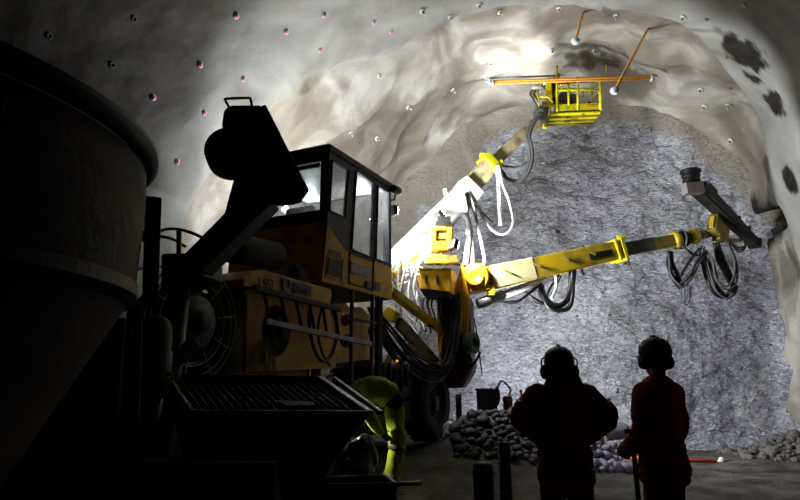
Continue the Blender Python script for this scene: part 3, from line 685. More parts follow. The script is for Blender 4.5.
# lower bolting boom
K0, K1, K2, K3 = P(488, 279, 11.5), P(619, 250.3, 12.15), P(673, 241, 12.35), P(715, 232, 12.5)
lb = MB().bar(K0, K1, .38, .45, w2=.32, h2=.38).build('bolting_boom', 'yellow2', rig, .02, 'long yellow telescopic boom lying almost level')
dd = (K1 - K0).normalized()
MB().bar(K0 + dd * .02, K0 + dd * .95, .39, .46, w2=.378, h2=.44).build('overlit_sleeve', 'cream', lb, .02, 'pale inner end of the boom, painted as strongly lit')  # pale sleeve puts the strong lamp light into the boom's colour
kn = MB(); kn.cyl(P(475, 277, 11.25), P(478, 276, 11.75), .26, n=28); kn.bar(P(467, 282, 11.5), P(487, 279.5, 11.5), .44, .46); kn.build('boom_knuckle', 'yellow', lb, .02)
MB().lathe(P(475, 277, 11.24), V((-.02, -1, 0)), [(.0, 0), (.18, 0), (.18, .03), (.12, .05), (.1, .02), (0, .02)], 28).build('knuckle_cap', 'yellow', lb)
MB().box(P(491, 291, 11.4), (.12, .2, .2)).build('stop_block', 'yellow2', lb, .012)
cl = MB(); cl.bar(K1 - dd * .03, K1 + dd * .05, .42, .5); cl.bar(K1 - dd * .16, K1 - dd * .11, .4, .46); cl.tube([K1 + Z * .24 + V((-.1, -.2, 0)), K1 + Z * .25 + V((.1, -.2, 0))], .03); cl.build('front_collar', 'lime', lb, .015)
for t in (.13, .34, .55, .76):
    q = K0 + dd * ((K1 - K0).length * t); MB().bar(q + V((-.07, -.21, .06)), q + V((.07, -.22, .0)), .04, .035).build('side_lug', 'olive', lb)
q = K0 + dd * ((K1 - K0).length * .85); MB().bar(q - dd * .32 + V((0, -.185, -.03)), q + dd * .22 + V((0, -.175, -.03)), .012, .13).build('dark_plate', 'dark', lb)
MB().bar(K1 - dd * .2, K2 - (K2 - K1) * .38, .24, .27).build('inner_section', 'inner', lb, .01)
MB().bar(K2 - (K2 - K1) * .4, K2, .24, .25).build('end_section', 'olive', lb, .01)
e = (K3 - K2).normalized()
rt = MB(); rt.lathe(K2 - e * .02, e, [(0, 0), (.165, 0), (.19, .03), (.19, .12), (.165, .15), (0, .15)], 28); rt.build('rotary_flange', 'yellow2', lb)
MB().lathe(K2 + e * .13, e, [(0, 0), (.13, 0), (.13, .12), (.17, .12), (.17, .17), (.11, .19), (.11, .3), (0, .3)], 28).build('rotary_actuator', 'black', lb)
MB().lathe(K2 + e * .4, e, [(0, 0), (.15, 0), (.16, .04), (.16, .17), (.12, .2), (0, .2)], 28).build('rotary_head', 'yellow2', lb)
MB().lathe(K2 + e * .58, e, [(0, 0), (.09, 0), (.09, .3), (0, .3)], 20).build('rotary_shaft', 'steel', lb)
MB().tube([K2 + e * .2 + (V((-e.y, e.x, 0)) * cos(t) + Z * sin(t)) * .2 for t in [2 * pi * i / 24 for i in range(24)]], .02, 6, True).build('hose_ring', 'hosegrey', lb)
hd = MB(); hc = P(718, 228, 12.45); ha = (P(757, 244, 13.05) - P(693, 180, 11.75)).normalized()
sdv = ha.cross(Z).normalized(); upv = sdv.cross(ha)
hd.box(P(718, 230, 12.45), (.5, .22, .36), ha, sdv, upv); hd.box(P(716, 218, 12.4), (.22, .2, .12), ha, sdv, upv)
hdo = hd.build('feed_cradle', 'olive', lb, .02)
MB().box(P(714, 224, 12.33), (.2, .1, .3), ha, sdv, upv).build('yellow_cheek', 'yellow2', hdo, .015)
MB().bar(P(716, 239, 12.4), P(738, 241, 12.75), .2, .06).build('cradle_plate', 'olive', hdo, .01)
F0, F1 = P(697, 187, 11.8), P(755, 243.5, 13.0)
fe = MB(); fe.bar(F0, F1, .36, .2, w2=.22, h2=.14); fe.bar(F0 + upv * .09, F1 + upv * .09, .12, .08); fe.bar(F0 - upv * .1 + sdv * .08, F1 - upv * .1 + sdv * .08, .05, .05)
feed = fe.build('feed_beam', 'dark', rig, .012, 'dark steel bolting feed beam pointing at the right wall')
fe = MB(); fe.bar(F0 + sdv * .12 + upv * .06, F0 + (F1 - F0) * .6 + sdv * .12 + upv * .06, .03, .03); fe.bar(F0 - sdv * .13 + upv * .02, F0 + (F1 - F0) * .75 - sdv * .13 + upv * .02, .04, .04); fe.build('slide_rails', 'inner', feed)
MB().box(P(693, 188.5, 11.7), (.4, .2, .24), (.98, .1, .08), (-.1, .99, 0), (-.08, 0, .99)).build('feed_head_block', 'block', feed, .02)
dr = MB(); q = P(691.5, 182, 11.75)
dr.lathe(q, Z, [(0, 0), (.17, 0), (.17, .05), (.14, .06), (.14, .09), (.18, .1), (.18, .14), (.15, .15), (.15, .18), (.2, .19), (.2, .25), (.12, .26), (0, .25)], 32); dr.build('resin_carousel', 'black', feed)
dr = MB(); a = F0 + (F1 - F0) * .1; dr.cyl(a + upv * .15 + sdv * .02, a + upv * .16 + ha * .5, .09); dr.box(a + upv * .16 + ha * .15, (.3, .24, .16), ha, sdv, upv); dr.build('rock_drill', 'black', feed, .015)
MB().box(F1, (.1, .26, .22), ha, sdv, upv).build('feed_foot', 'black', feed, .015)
MB().box(F1 + upv * .12 + V((.03, 0, .02)), (.05, .06, .06)).build('yellow_nib', 'yellow2', feed)
dr = MB()
for t in (.3, .45, .62, .8): dr.box(F0 + (F1 - F0) * t + upv * .1, (.06, .26, .1), ha, sdv, upv)
dr.build('beam_clamps', 'black', feed, .008)
# boom cylinder and its hose loops
q0, q1, q2 = P(478, 304, 11.4), P(503, 295, 11.5), P(552, 277, 11.75)
MB().tube([q0, q1], .1, 16).build('cylinder_body', 'steel', lb); MB().tube([q1, q2], .075, 16).build('lift_cylinder', 'hosewhite', lb)
def hoses(parent, name, px, Y, r, m, n=1, sp=.03, k=7):
    for i in range(n):
        o = V((random.uniform(-sp, sp), random.uniform(-sp, sp), random.uniform(-sp, sp)))
        ys = Y if isinstance(Y, (list, tuple)) else [Y] * len(px)
        MB().tube(spline([P(x, y, yy) + o * (1 if 0 < j < len(px) - 1 else .5) + V((random.uniform(-sp, sp), 0, random.uniform(-sp, sp))) * .5 for j, ((x, y), yy) in enumerate(zip(px, ys))], k), r).build(name, m, parent)
hoses(lb, 'boom_hose', [(541, 284), (543, 294), (549, 304), (559, 308), (568, 303), (572, 290), (573, 270)], 11.75, .045, 'hoseblack', 4, .06)
hoses(lb, 'boom_hose', [(500, 302), (515, 303), (527, 296), (541, 284)], 11.65, .025, 'hoseblack', 2, .04)
hoses(lb, 'boom_hose', [(527, 292), (533, 299), (545, 302), (552, 290), (560, 274)], 11.7, .02, 'hoseblack', 3, .05)
hoses(lb, 'tagged_hose', [(556, 277), (556, 288), (551, 299)], 11.6, .03, 'white', 1, .01)
for x, y, x2, y2 in ((581, 266, 584, 275), (627, 254, 629, 265)): hoses(lb, 'hose_stub', [(x, y), (x + 1, (y + y2) / 2), (x2, y2)], 12.0, .03, 'hoseblack', 1, .01)
# hanging hose loops under the head
hoses(lb, 'head_hose', [(668, 252), (670, 264), (672, 276), (680, 285), (689, 276), (697, 262), (705, 252), (712, 262), (716, 280), (726, 287), (734, 279), (734, 262), (728, 242)], [12.3] * 13, .02, 'hosegrey', 4, .05)
hoses(lb, 'wrapped_hose', [(669, 252), (670, 266), (675, 279), (681, 287)], 12.35, .045, 'hoseblack', 3, .05)
hoses(lb, 'wrapped_hose', [(703, 254), (708, 272), (713, 288), (722, 297), (731, 296), (735, 285)], 12.4, .04, 'hoseblack', 3, .06)
hoses(lb, 'wrapped_hose', [(716, 244), (721, 258), (727, 272), (732, 284)], 12.4, .045, 'hoseblack', 3, .05)
hoses(lb, 'head_hose', [(703, 254), (709, 274), (716, 290), (726, 296), (733, 292)], 12.3, .018, 'hosegrey', 3, .05)
hoses(lb, 'head_hose', [(684, 247), (692, 255), (700, 256), (704, 246)], 12.25, .018, 'hoseblack', 2, .04)
hoses(lb, 'head_hose', [(700, 248), (690, 262), (681, 276)], 12.25, .025, 'hoseblack', 2, .02)
hoses(lb, 'head_hose', [(728, 241), (738, 250), (745, 245), (741, 236)], 12.6, .018, 'hosegrey', 3, .05)
hoses(lb, 'frayed_strap', [(683, 281), (682, 292), (684, 303), (688, 300), (690, 285)], 12.3, .008, 'hosegrey', 4, .05)

# hoses on the upper boom
hoses(ub, 'boom_hose', [(497.7, 165), (499.5, 188), (500.5, 208), (501, 225)], 11.8, .045, 'hosewhite', 2, .02)
hoses(ub, 'boom_hose', [(499, 165), (503, 185), (508.5, 200), (513, 222), (508, 233), (498, 234), (487, 224), (478, 206), (471, 192)], 11.75, .03, 'hosewhite', 1, .02)
hoses(ub, 'boom_hose', [(469, 192), (474, 210), (480, 236), (485, 258), (481, 270)], 11.55, .035, 'hosewhite', 1, .02)
hoses(ub, 'boom_hose', [(448, 228), (455, 218), (463, 214), (468, 222), (468, 240), (465, 265)], 11.3, .055, 'hosewhite', 1, .01)
hoses(ub, 'boom_hose', [(464, 196), (468, 210), (471, 230), (473, 252), (472, 272)], 11.45, .035, 'hosewhite', 2, .04)
hoses(ub, 'boom_hose', [(466, 193), (467, 215), (469, 240), (470, 268)], 11.5, .025, 'hosegrey', 2, .04)
hoses(ub, 'boom_hose', [(498, 166), (503, 173), (508, 178), (519, 179.5), (528, 170), (531, 152), (528.5, 134), (534, 121), (541, 112)], 11.95, .04, 'hosegrey', 2, .03)
hoses(ub, 'boom_hose', [(492, 164), (505, 165), (519, 166), (527, 162)], 11.95, .018, 'hosegrey', 2, .02)
hoses(ub, 'boom_hose', [(475, 205), (484, 214), (493, 223)], 11.8, .02, 'hoseblack', 1, .01)
for k in range(16):
    x = 394 + random.uniform(0, 24)
    hoses(rig, 'dusty_cable', [(x + random.uniform(-2, 6), 262 + random.uniform(-5, 8)), (x + random.uniform(-5, 3), 285 + random.uniform(-8, 8)), (x + random.uniform(-4, 10), 308 + random.uniform(-6, 10)), (x + random.uniform(2, 16), 330 + random.uniform(-10, 12))], 10.9 + random.uniform(-.2, .3), .018, 'hosewhite' if k % 4 else 'hosegrey', 1, .02)
for k in range(5):
    hoses(rig, 'dusty_cable', [(394, 266 + 5 * k), (404, 262 + 5 * k), (415, 262 + 3 * k), (424, 268 + 2 * k)], 10.95, .02, 'hosewhite', 1, .05)
hy = MB(); hy.bar(P(393, 275, 10.9), P(421, 252, 11.2), .12, .1); hy.build('boom_foot', 'yellow2', rig, .015)
# black hose bundle drooping to the pedestal
for k in range(18):
    o = V((random.uniform(-.13, .13), random.uniform(-.12, .12), random.uniform(-.12, .12)))
    pp = [P(372, 313, 9.4), P(382, 326, 9.6), P(393, 345, 9.9), P(408, 362, 10.2), P(427, 372, 10.6), P(443, 370, 10.85), P(452, 352, 10.95), P(456, 325, 10.95), P(456, 297, 10.95)]
    MB().tube(spline([q + o * (1.3 if 1 < i < 5 else .75) + V((0, 0, random.uniform(-.03, .03))) for i, q in enumerate(pp)], 6), random.choice((.016, .02, .026)), 6).build('hose_bundle_line', 'hoseblack' if k % 5 else 'hosegrey', rig)
for k in range(8):
    hoses(rig, 'drop_hose', [(438 + 2.2 * k, 297), (440 + 2.1 * k, 315), (446 + 1.2 * k, 335), (447 + k, 352)], 11.0, .022, 'hoseblack', 1, .02)
for k in range(5):
    hoses(rig, 'drop_hose', [(424 + 2 * k, 297), (423 + 2 * k, 306), (426 + 2 * k, 318), (428 + k, 327)], 10.8, .018, 'hosegrey' if k % 2 else 'hoseblack', 1, .02)

# work lamps on the rig, with two heads added for brightness
def lamp_head(p, aim, nm='work_or_fill_lamp'):
    d = (V(aim) - V(p)).normalized(); x = d.cross(Z).normalized(); y = x.cross(d)
    o = MB().box(V(p) - d * .06, (.24, .1, .18), x, d, y).build(nm, 'black', rig, .015)
    MB().box(V(p) - d * .004, (.2, .012, .14), x, d, y).build('lens', 'lamp', o)
def spot(p, aim, power, angle=150, blend=.6, r=.09, col=(.94, .97, 1)):
    l = bpy.data.lights.new('lamp_light', 'SPOT'); l.energy = power; l.spot_size = radians(angle); l.spot_blend = blend; l.shadow_soft_size = r; l.color = col
    o = bpy.data.objects.new('lamp_light', l); C.objects.link(o); p = V(p); d = (V(aim) - p).normalized(); o.location = p + d * .12
    o.rotation_euler = d.to_track_quat('-Z', 'Y').to_euler()
#@@LAMPS
LAMPS = [
    (RW(3.0, .95, 4.4), (-2.6, 11.6, 7.2), 540, 178, .12),
    (RW(2.95, .5, 4.45), (5.5, 14, 4.2), 800, 174, .12),
    (P(470, 366, 11.7), (6.0, 14.0, 2.6), 900, 165, .25),  # added low lamp, unseen source, brightens the lower rock face
    (P(456, 246, 10.8), P(530, 272, 11.5), 260, 125, .06),  # lamp added beside the housing to brighten the lower boom's inner end
    (P(441.5, 214, 11.0), BKT(575, 95), 260, 75, .06),
    (BKT(552, 72, .6), (1.7, 13.6, 10.0), 120, 150, .08),
]
for p, aim, w, ang, r_ in LAMPS: lamp_head(p, aim); spot(p, aim, w, ang, r=r_)
#@@REST
# ------------------------------------------------------------------ foreground machines
# the big silo: circle of its rim worked out from the curve of the rim
SCx, SCy, SR = -2.707, 2.743, 1.36
sc = V((SCx, SCy, 0))
silo = thing('mixing_silo', 'huge stained steel silo with a flared rim and conical bottom', 'silo', (SCx, SCy, 0))
MB().lathe(sc, Z, [(SR - .03, 2.60), (SR, 2.60), (SR + .01, 2.4), (SR, 1.93), (SR - .02, 1.86), (SR - .06, 1.86), (SR - .03, 1.93)], 96).build('drum', 'silo', silo)
MB().lathe(sc, Z, [(SR - .02, 2.62), (SR + .008, 2.60), (SR + .06, 2.665), (SR + .055, 2.70), (SR - .01, 2.69)], 96).build('flared_rim', 'black', silo)
MB().lathe(sc, Z, [(SR - .02, 1.9), (.42, .16), (.42, .05), (.38, .05), (.38, .18), (SR - .06, 1.9)], 96).build('cone', 'silo', silo)
MB().lathe(sc, Z, [(SR - .02, 1.97), (SR + .012, 1.965), (SR + .012, 1.90), (SR - .02, 1.87)], 96, smooth=False).build('band', 'dark', silo)
a = radians(-58)
def sw(deg, r, z): t = radians(deg); return sc + V((sin(t), cos(t), 0)) * r + Z * z
for dg_ in (20, 200, 290):
    MB().bar(sw(dg_, SR + .02, 2.0), sw(dg_, SR + .02, -.02), .1, .14, sw(dg_, 1, 0) - sc).build('leg', 'dark', silo, .01)
cx_ = MB().plate([P(146, 195, 3.55), P(162, 197, 3.55), P(158, 304, 3.55), P(143, 302, 3.55)], V((-.1, .22, .0))).build('switch_box', 'black', silo, .012)
MB().bar(P(142, 236, 3.5), P(153, 236, 3.55), .06, .06).build('box_bracket', 'black', silo)
MB().tube(spline([sw(138, SR + .0, 2.16), sw(139, SR + .07, 2.19), sw(146, SR + .09, 2.19), sw(151, SR + .07, 2.17), sw(152, SR, 2.14)]), .018).build('lifting_loop', 'black', silo)
random.seed(3)
for k in range(3):
    MB().tube(spline([sw(118 + 9 * k, SR + .004, 2.54), sw(119 + 9 * k, SR + .016, 2.3), sw(118.5 + 9 * k, SR + .012, 2.02)]), .008, 5).build('weld_seam', 'silo', silo)
MB().box(V((-2.8, 4.47, .95)), (1.75, .5, 1.9)).build('machine_housing', 'rust_dark', silo, .03, 'dark reddish housing behind the cone')
# cone discharge
MB().cyl(sc + Z * .16, sc + Z * .0, .44, .40, 32).build('outlet', 'dark', silo)
MB().bar(sw(118, .9, 1.1), sw(150, .75, .8), .08, .08).build('cone_brace', 'dark', silo)

# silo frame plate between silo and grated hopper, rounded cover in front of it
plt = thing('machine_frame', 'black steel upright frame with a rounded grey cover beside the silo', 'machine frame', (P(140, 400, 3.8).x, 3.8, 0))
MB().plate([P(128, 300, 3.75), P(143, 300, 3.75), P(136, 560, 3.75), P(112, 560, 3.75)], V((-.13, .28, 0))).build('upright', 'black', plt, .01)
MB().tube([P(133.5, 300, 3.72), P(121, 470, 3.72)], .006, 6).build('worn_edge', 'olive', plt)
MB().box(P(120, 490, 3.9) + V((-.12, .1, -.25)), (.5, .3, .9)).build('base_box', 'black', plt, .02)
q = MB(); t0 = P(150, 392, 4.15); q.lathe(t0, Z, [(0, 0), (.115, 0), (.115, .36), (.112, .42), (.09, .48), (.05, .51), (0, .52)], 32); q.build('rounded_cover', 'grime', plt, label='rounded grey cover')
q = MB(); q.lathe(t0 - Z * .03, Z, [(0, 0), (.125, 0), (.125, .3), (.118, .3), (0, .29)], 32); q.build('cover_jacket', 'black', plt)
MB().cyl(t0 - Z * .03, t0 * 1 - Z * t0.z, .09).build('pedestal_tube', 'black', plt)
q = MB(); q.bar(P(162, 372, 4.3), P(196, 342, 4.5), .09, .1); q.build('lever_arm', 'dark', plt, .02)

# grated hopper in the foreground
H = [P(166, 375, 4.9), P(320, 378, 4.9), P(370, 413, 4.0), P(190, 412, 4.0)]
hop = thing('grated_hopper', 'black feed hopper with a sloping steel grate on top', 'hopper', (-.8, 4.4, 0))
low = [V((-1.5, 4.75, .42)), V((-.75, 4.75, .42)), P(286, 500, 4.1), V((-1.25, 4.1, .6))]
low[2].z = .55
b = MB(); b.add(H + low, [(0, 1, 5, 4), (1, 2, 6, 5), (2, 3, 7, 6), (3, 0, 4, 7)]); body = b.build('hopper_body', 'black', hop)
so = body.modifiers.new('t', 'SOLIDIFY'); so.thickness = .03; so.offset = -1
b = MB(); b.bar(H[0] + V((-.02, .02, -.05)), H[1] + V((.02, .02, -.05)), .04, .13); b.build('back_lip', 'dark', hop, .01)
for i, (p, q) in enumerate(((H[1], H[2]), (H[2], H[3]), (H[3], H[0]))):
    MB().bar(p, q, .045, .03).build('rim_bar', 'steel' if i < 2 else 'dark', hop, .006)
MB().bar(H[1] + V((.11, .03, .0)), H[2] + V((.075, 0, .0)), .03, .025).build('rim_bar', 'steel', hop, .004)
gr = MB()
def hp(u, v): return (H[0] * (1 - u) + H[1] * u) * (1 - v) + (H[3] * (1 - u) + H[2] * u) * v - Z * .03
for i in range(1, 21): gr.tube([hp(i / 21, .05), hp(i / 21, 1)], .006, 5)
for i in range(1, 9): gr.tube([hp(0, .08 + i / 9.5), hp(1, .08 + i / 9.5)], .006, 5)
gr.build('grate', 'steel', hop)
MB().plate([hp(.52, .86) + Z * .04, hp(.72, .88) + Z * .04, hp(.7, .97) + Z * .04, hp(.54, .98) + Z * .04], Z * .03).build('latch_plate', 'black', hop)
for (x, y) in ((.0, .04), (1, .04)):
    MB().bar(hp(x, y) - Z * .1, V((hp(x, y).x, hp(x, y).y, .0)), .08, .08).build('leg', 'black', hop)
for p in low[2:]:
    MB().bar(p + V((0, .04, .1)), V((p.x, p.y + .04, 0)), .08, .08).build('leg', 'black', hop)
MB().box(V((-1.15, 3.85, .5)), (.85, .3, 1.0)).build('motor_casing', 'black', hop, .03)
CYL = 4.0
yc = thing('yellow_clamp', 'small bright yellow hose clamp on the left corner of the grated hopper', 'clamp', P(168, 377, CYL))
MB().lathe(P(168.5, 379, CYL), V((.3, -.9, .3)), [(.022, 0), (.036, 0), (.036, .03), (.022, .03), (.022, 0)], 16).build('ring', 'lime', yc)
MB().box(P(170, 374.5, CYL), (.04, .03, .03)).build('jaw', 'lime', yc, .006)
MB().tube([P(171, 381, CYL), P(177, 391, CYL - .02), P(190, 411, CYL - .05)], .012).build('handle_bar', 'steel', yc)
MB().bar(P(180.5, 396, CYL - .05), P(185, 404, CYL - .06), .02, .03).build('yellow_tape', 'lime', yc)

# raised loading chute (silhouette in front of the cab)
CY = 4.55
ch = thing('loading_chute', 'black raised loading chute with a top handle in front of the cab', 'chute', (P(200, 400, CY).x, CY, 0))
cp = lambda x, y, k=0: P(x, y, CY + k)
MB().plate([cp(224, 110), cp(230, 105), cp(262, 105), cp(307, 192), cp(301.5, 203), cp(270, 205), cp(247, 206), cp(238, 150), cp(222, 124)], V((-.13, .45, .12))).build('chute_trough', 'black', ch, .02)
MB().plate([cp(262, 105, -.02), cp(266, 105, -.02), cp(309, 190, -.02), cp(306, 196, -.02)], V((-.1, .47, .12))).build('trough_flange', 'black', ch, .008)
MB().plate([cp(224, 112, -.05), cp(250, 108, -.05), cp(254, 128, -.05), cp(230, 133, -.05), cp(222, 124, -.05)], V((.05, .3, 0))).build('drive_housing', 'black', ch, .03)
dc = cp(226, 158, .1); q = MB(); dax = V((-.75, .66, .02)).normalized()
dc = cp(231, 155, .0); q.lathe(dc, V((.16, -1, .05)), [(0, -.1), (.17, -.1), (.195, -.06), (.195, .1), (.17, .14), (0, .14)], 36); q.build('drum_motor', 'black', ch)
MB().lathe(dc + V((.02, -.14, 0)), V((.16, -1, .05)), [(.0, 0), (.08, 0), (.08, .04), (0, .05)], 24).build('motor_cap', 'dark', ch)
MB().tube(spline([cp(229, 107, .1), cp(225.5, 100.5, .1), cp(227, 98.7, .1), cp(248, 98, .1), cp(250.5, 99.5, .1), cp(252, 106, .1)], 5), .011).build('handle', 'black', ch)
a0_, a1_ = cp(262, 195, .15), cp(170, 292, .15)
MB().bar(cp(268, 196, .15), cp(196, 268, .15), .22, .3, V((0, 1, 0)), w2=.2).build('support_arm', 'black', ch, .03)
MB().plate([cp(236, 170, .2), cp(250, 170, .2), cp(246, 215, .2), cp(222, 222, .2)], V((.02, .1, 0))).build('gusset', 'black', ch, .01)
MB().plate([cp(160, 253, .1), cp(195, 252, .1), cp(203, 256, .1), cp(203, 275, .1), cp(160, 292, .1)], V((.05, .4, 0))).build('turntable', 'black', ch, .03)
MB().cyl(cp(180, 285, .3), V((cp(180, 285, .3).x - .08, CY + .3, -.02)), .09).build('column', 'black', ch)
q = MB(); q.tube(spline([cp(158, 232, .1), cp(168, 229, .1), cp(180, 229.5, .1), cp(192, 233, .1), cp(203, 238, .1)]), .013); q.build('guard_hoop', 'olive', ch)
q = MB(); q.tube(spline([cp(158, 236, .3), cp(172, 239, .3), cp(186, 247, .3)]), .012); q.build('guard_hoop', 'olive', ch)
MB().bar(cp(179, 229, .1), cp(179, 256, .1), .035, .03).build('guard_post', 'dark', ch)

# trough in front of the bending worker, plastic sack beside it
TY = 6.35
tr = thing('mixing_trough', 'low dark trough with worn pale steel rim', 'trough', (P(372, 480, TY).x, TY, 0))
r_ = [P(330, 478, TY), P(384, 476, TY), P(396, 484, TY - .35), P(300, 486, TY - .35)]
b = MB(); b.add(r_ + [V((p.x * .97, p.y, .03)) for p in r_], [(0, 1, 5, 4), (1, 2, 6, 5), (2, 3, 7, 6), (3, 0, 4, 7), (4, 5, 6, 7)]); b.build('trough_body', 'black', tr)
MB().bar(r_[0], r_[1], .035, .03).build('rim_bar', 'steel', tr); MB().bar(r_[1], r_[2], .035, .03).build('rim_bar', 'steel', tr); MB().bar(r_[2], r_[3], .03, .03).build('rim_bar', 'dark', tr)
MB().tube([r_[2], P(421, 483, TY - .3)], .022).build('handle', 'steel', tr)
sk = MB(); sk.ball(P(362, 458, 6.75), (.17, .13, .24)); sk.ball(P(357, 470, 6.7), (.2, .14, .16)); sk.ball(P(366, 444, 6.78), (.08, .07, .12)); q0 = P(357, 470, 6.7)
sko = sk.build('plastic_sack', 'sack', None, remesh=.025); tag(sko, 'crumpled shiny plastic sack standing beside the bending worker', 'sack')
for v in sko.data.vertices: v.co += v.normal * .035 * noise.noise(v.co * 9)
cn = MB(); c = S(307.5, 281, .35) ; cz = S(307.5, 289, .2)
can = thing('plastic_canister', 'milky plastic canister standing on the rig bonnet', 'canister', cz)
cn.box(cz + Z * .14 + RL * .1, (.19, .16, .27), RA, RL, Z); cn.build('body', 'can', can, .04)
MB().cyl(cz + Z * .26 + RL * .1 + RA * .05, cz + Z * .33 + RL * .1 + RA * .05, .03).build('cap', 'red', can)
cn = MB(); cz2 = S(294, 286, .25); flt = thing('filter_pot', 'dark round filter pot beside the milky canister', 'filter', cz2)
cn.lathe(cz2, Z, [(0, 0), (.09, 0), (.1, .03), (.1, .2), (.07, .25), (.04, .26), (.04, .29), (0, .3)], 24); cn.build('bowl', 'dark', flt)
MB().box(cz2 + Z * .27, (.06, .05, .03), RA, RL, Z).build('clip', 'steel', flt)

# ------------------------------------------------------------------ orange bolt rods
def rod(name, p, q, r, m, label, ends=(1, 1), group=None, plate=0):
    p, q = V(p), V(q); o = thing(name, label, 'rock bolt rod', p, group)
    MB().tube([p, q], r, 8).build('shaft', m, o)
    d = (q - p).normalized()
    for e_, on, s in ((p, ends[0], -1), (q, ends[1], 1)):
        if on:
            k = MB(); k.tube([e_, e_ + d * s * .12], r * .7, 8); k.build('threaded_end', 'white', o)
            if plate:
                MB().lathe(e_ + d * s * .03, d * s, [(0, .03), (.03, .03), (.035, .01), (.075, .0), (.075, -.012), (.0, -.012)], 16).build('bearing_plate', 'white', o)
    return o
BB = lambda x, y, k=-.04: P(x, y, 12.25 + k)
rod('bolt_rod', BB(491, 81.5, -.06), BB(652, 76.2, -.06), .028, 'orange', 'orange rod lying along the top of the basket, uppermost orange one', plate=.5)
rod('bolt_rod', BB(494, 83.6, -.16), BB(650, 78.6, -.16), .028, 'orange', 'orange rod lying along the basket just below the uppermost orange one', plate=.5)
rod('bolt_rod', BB(490, 78.4, .06), BB(560, 75.4, .06), .022, 'steel', 'short grey rod lying above the orange rods at the left of the basket')
def hanging(top, bot, lab, ln):
    p, n = rock_hit(*top); d = ray(*bot)
    q = None; best = 9
    for i in range(60):
        Y = p.y - 2.2 + i * .06; c = P(bot[0], bot[1], Y); e_ = abs((c - p).length - ln)
        if e_ < best: best, q = e_, c
    o = rod('hanging_bolt_rod', p - (q - p).normalized() * .1, q, .026, 'orange', lab, (0, 0))
    dd_ = (q - p).normalized(); MB().lathe(q, dd_, [(0, .035), (.03, .035), (.035, .012), (.085, 0), (.085, -.012), (0, -.012)], 18).build('bearing_plate', 'white', o)
hanging((583, 13), (575.5, 41), 'short orange rod with white plate hanging from the roof above the basket', 1.5)
hanging((648, 29), (614.5, 91), 'slanting orange rod with white plate hanging from the roof right of the basket', 2.6)
gp, gq = PZ(630, 453, .11), PZ(716, 456.5, .1)
gp.z = floor_z(gp.x, gp.y) + .03; gq.z = floor_z(gq.x, gq.y) + .03
o = rod('bolt_rod', gp, gq, .03, 'orange_red', 'red orange rod lying on the ground before the rock face', (0, 1)); MB().ball(gq + V((.1, 0, .02)), .06).build('end_cap', 'white', o)

# ------------------------------------------------------------------ rock bolts already set in the shotcrete
proto = None
def bolt(px, py, label=None, group=None, paint=False, sc_=1.0):
    global proto
    p, n = rock_hit(px, py)
    if p is None: return
    if proto is None:
        proto = thing('rock_bolt', label or 'x', 'rock bolt', (0, 0, 0))
        MB().lathe(V((0, 0, 0)), Z, [(0, .02), (.03, .02), (.062, .008), (.065, -.004), (.0, -.01)], 18).build('bearing_plate', 'white', proto)
        MB().cyl(V((0, 0, .02)), V((0, 0, .12)), .016, n=8).build('threaded_end', 'white', proto)
        MB().lathe(V((0, 0, .03)), Z, [(.0, .03), (.024, .03), (.028, 0), (0, 0)], 6, smooth=False).build('nut', 'steel', proto)
        o = proto; o.location = p + n * .02; o.rotation_euler = n.to_track_quat('Z', 'Y').to_euler()
        if group: o['group'] = group
    else:
        o = dup(proto, p + n * .02, label, group, n.to_track_quat('Z', 'Y').to_euler(), (sc_,) * 3)
        if group is None and 'group' in o.keys(): del o['group']
    return o
BOLTS = [
    (551, 51, 'white bolt plate in the roof just above left of the basket'), (595, 50, 'white bolt plate beside the dark hollow in the roof'),
    (490, 62.5, 'white bolt plate in the roof above the left end of the orange rods'), (452, 89.5, 'white bolt plate in a dark damp patch of tan roof'),
    (407.5, 107, 'white bolt plate on tan wall above a dark vertical stain'), (376.5, 138.5, 'white bolt plate on tan wall just above the cab roof'),
    (379.5, 75.5, 'small bolt plate on a ridge of the tan roof'), (350, 132, 'small white bolt plate on tan wall left above the cab'),
    (422, 10.5, 'broad white bolt plate on the grey roof at the top edge'), (450, 16, 'small bolt plate on the rim of the tan roof'), (499, 12, 'small bolt plate at the roof rim above the basket'),
    (559, 8, 'small bolt plate at the top of the roof rim'), (479, 4, 'bolt plate with twisted strap at the very top of the roof'),
    (655, 76, 'white bolt plate at the right end of the orange rods'), (701, 89, 'upper of two white bolt plates right of the orange rods'), (705, 106, 'lower of two white bolt plates right of the orange rods'),
    (731, 140, 'white bolt plate on the tan wall above the feed beam'), (727, 161, 'tiny white bolt plate just below the larger one above the feed beam'), (684, 16.5, 'small white bolt plate at the right rim of the tan roof'), (616, 15, 'tiny bolt plate at the rim right of the short hanging rod'),
    (728, 104, 'small bolt plate high on the right tan ridge'),
]
for x, y, l in BOLTS: bolt(x, y, l, sc_=.85 if 'small' in l or 'tiny' in l else 1)
pk = None
PINK = [(236, 16, 'topmost'), (286, 31.5, ''), (324, 15, ''), (374, 22, ''), (391, 31.5, ''), (177, 162, 'lowest'), (200, 65, ''), (153, 97.5, ''), (204, 113, ''), (243, 79, ''), (320, 50, '')]
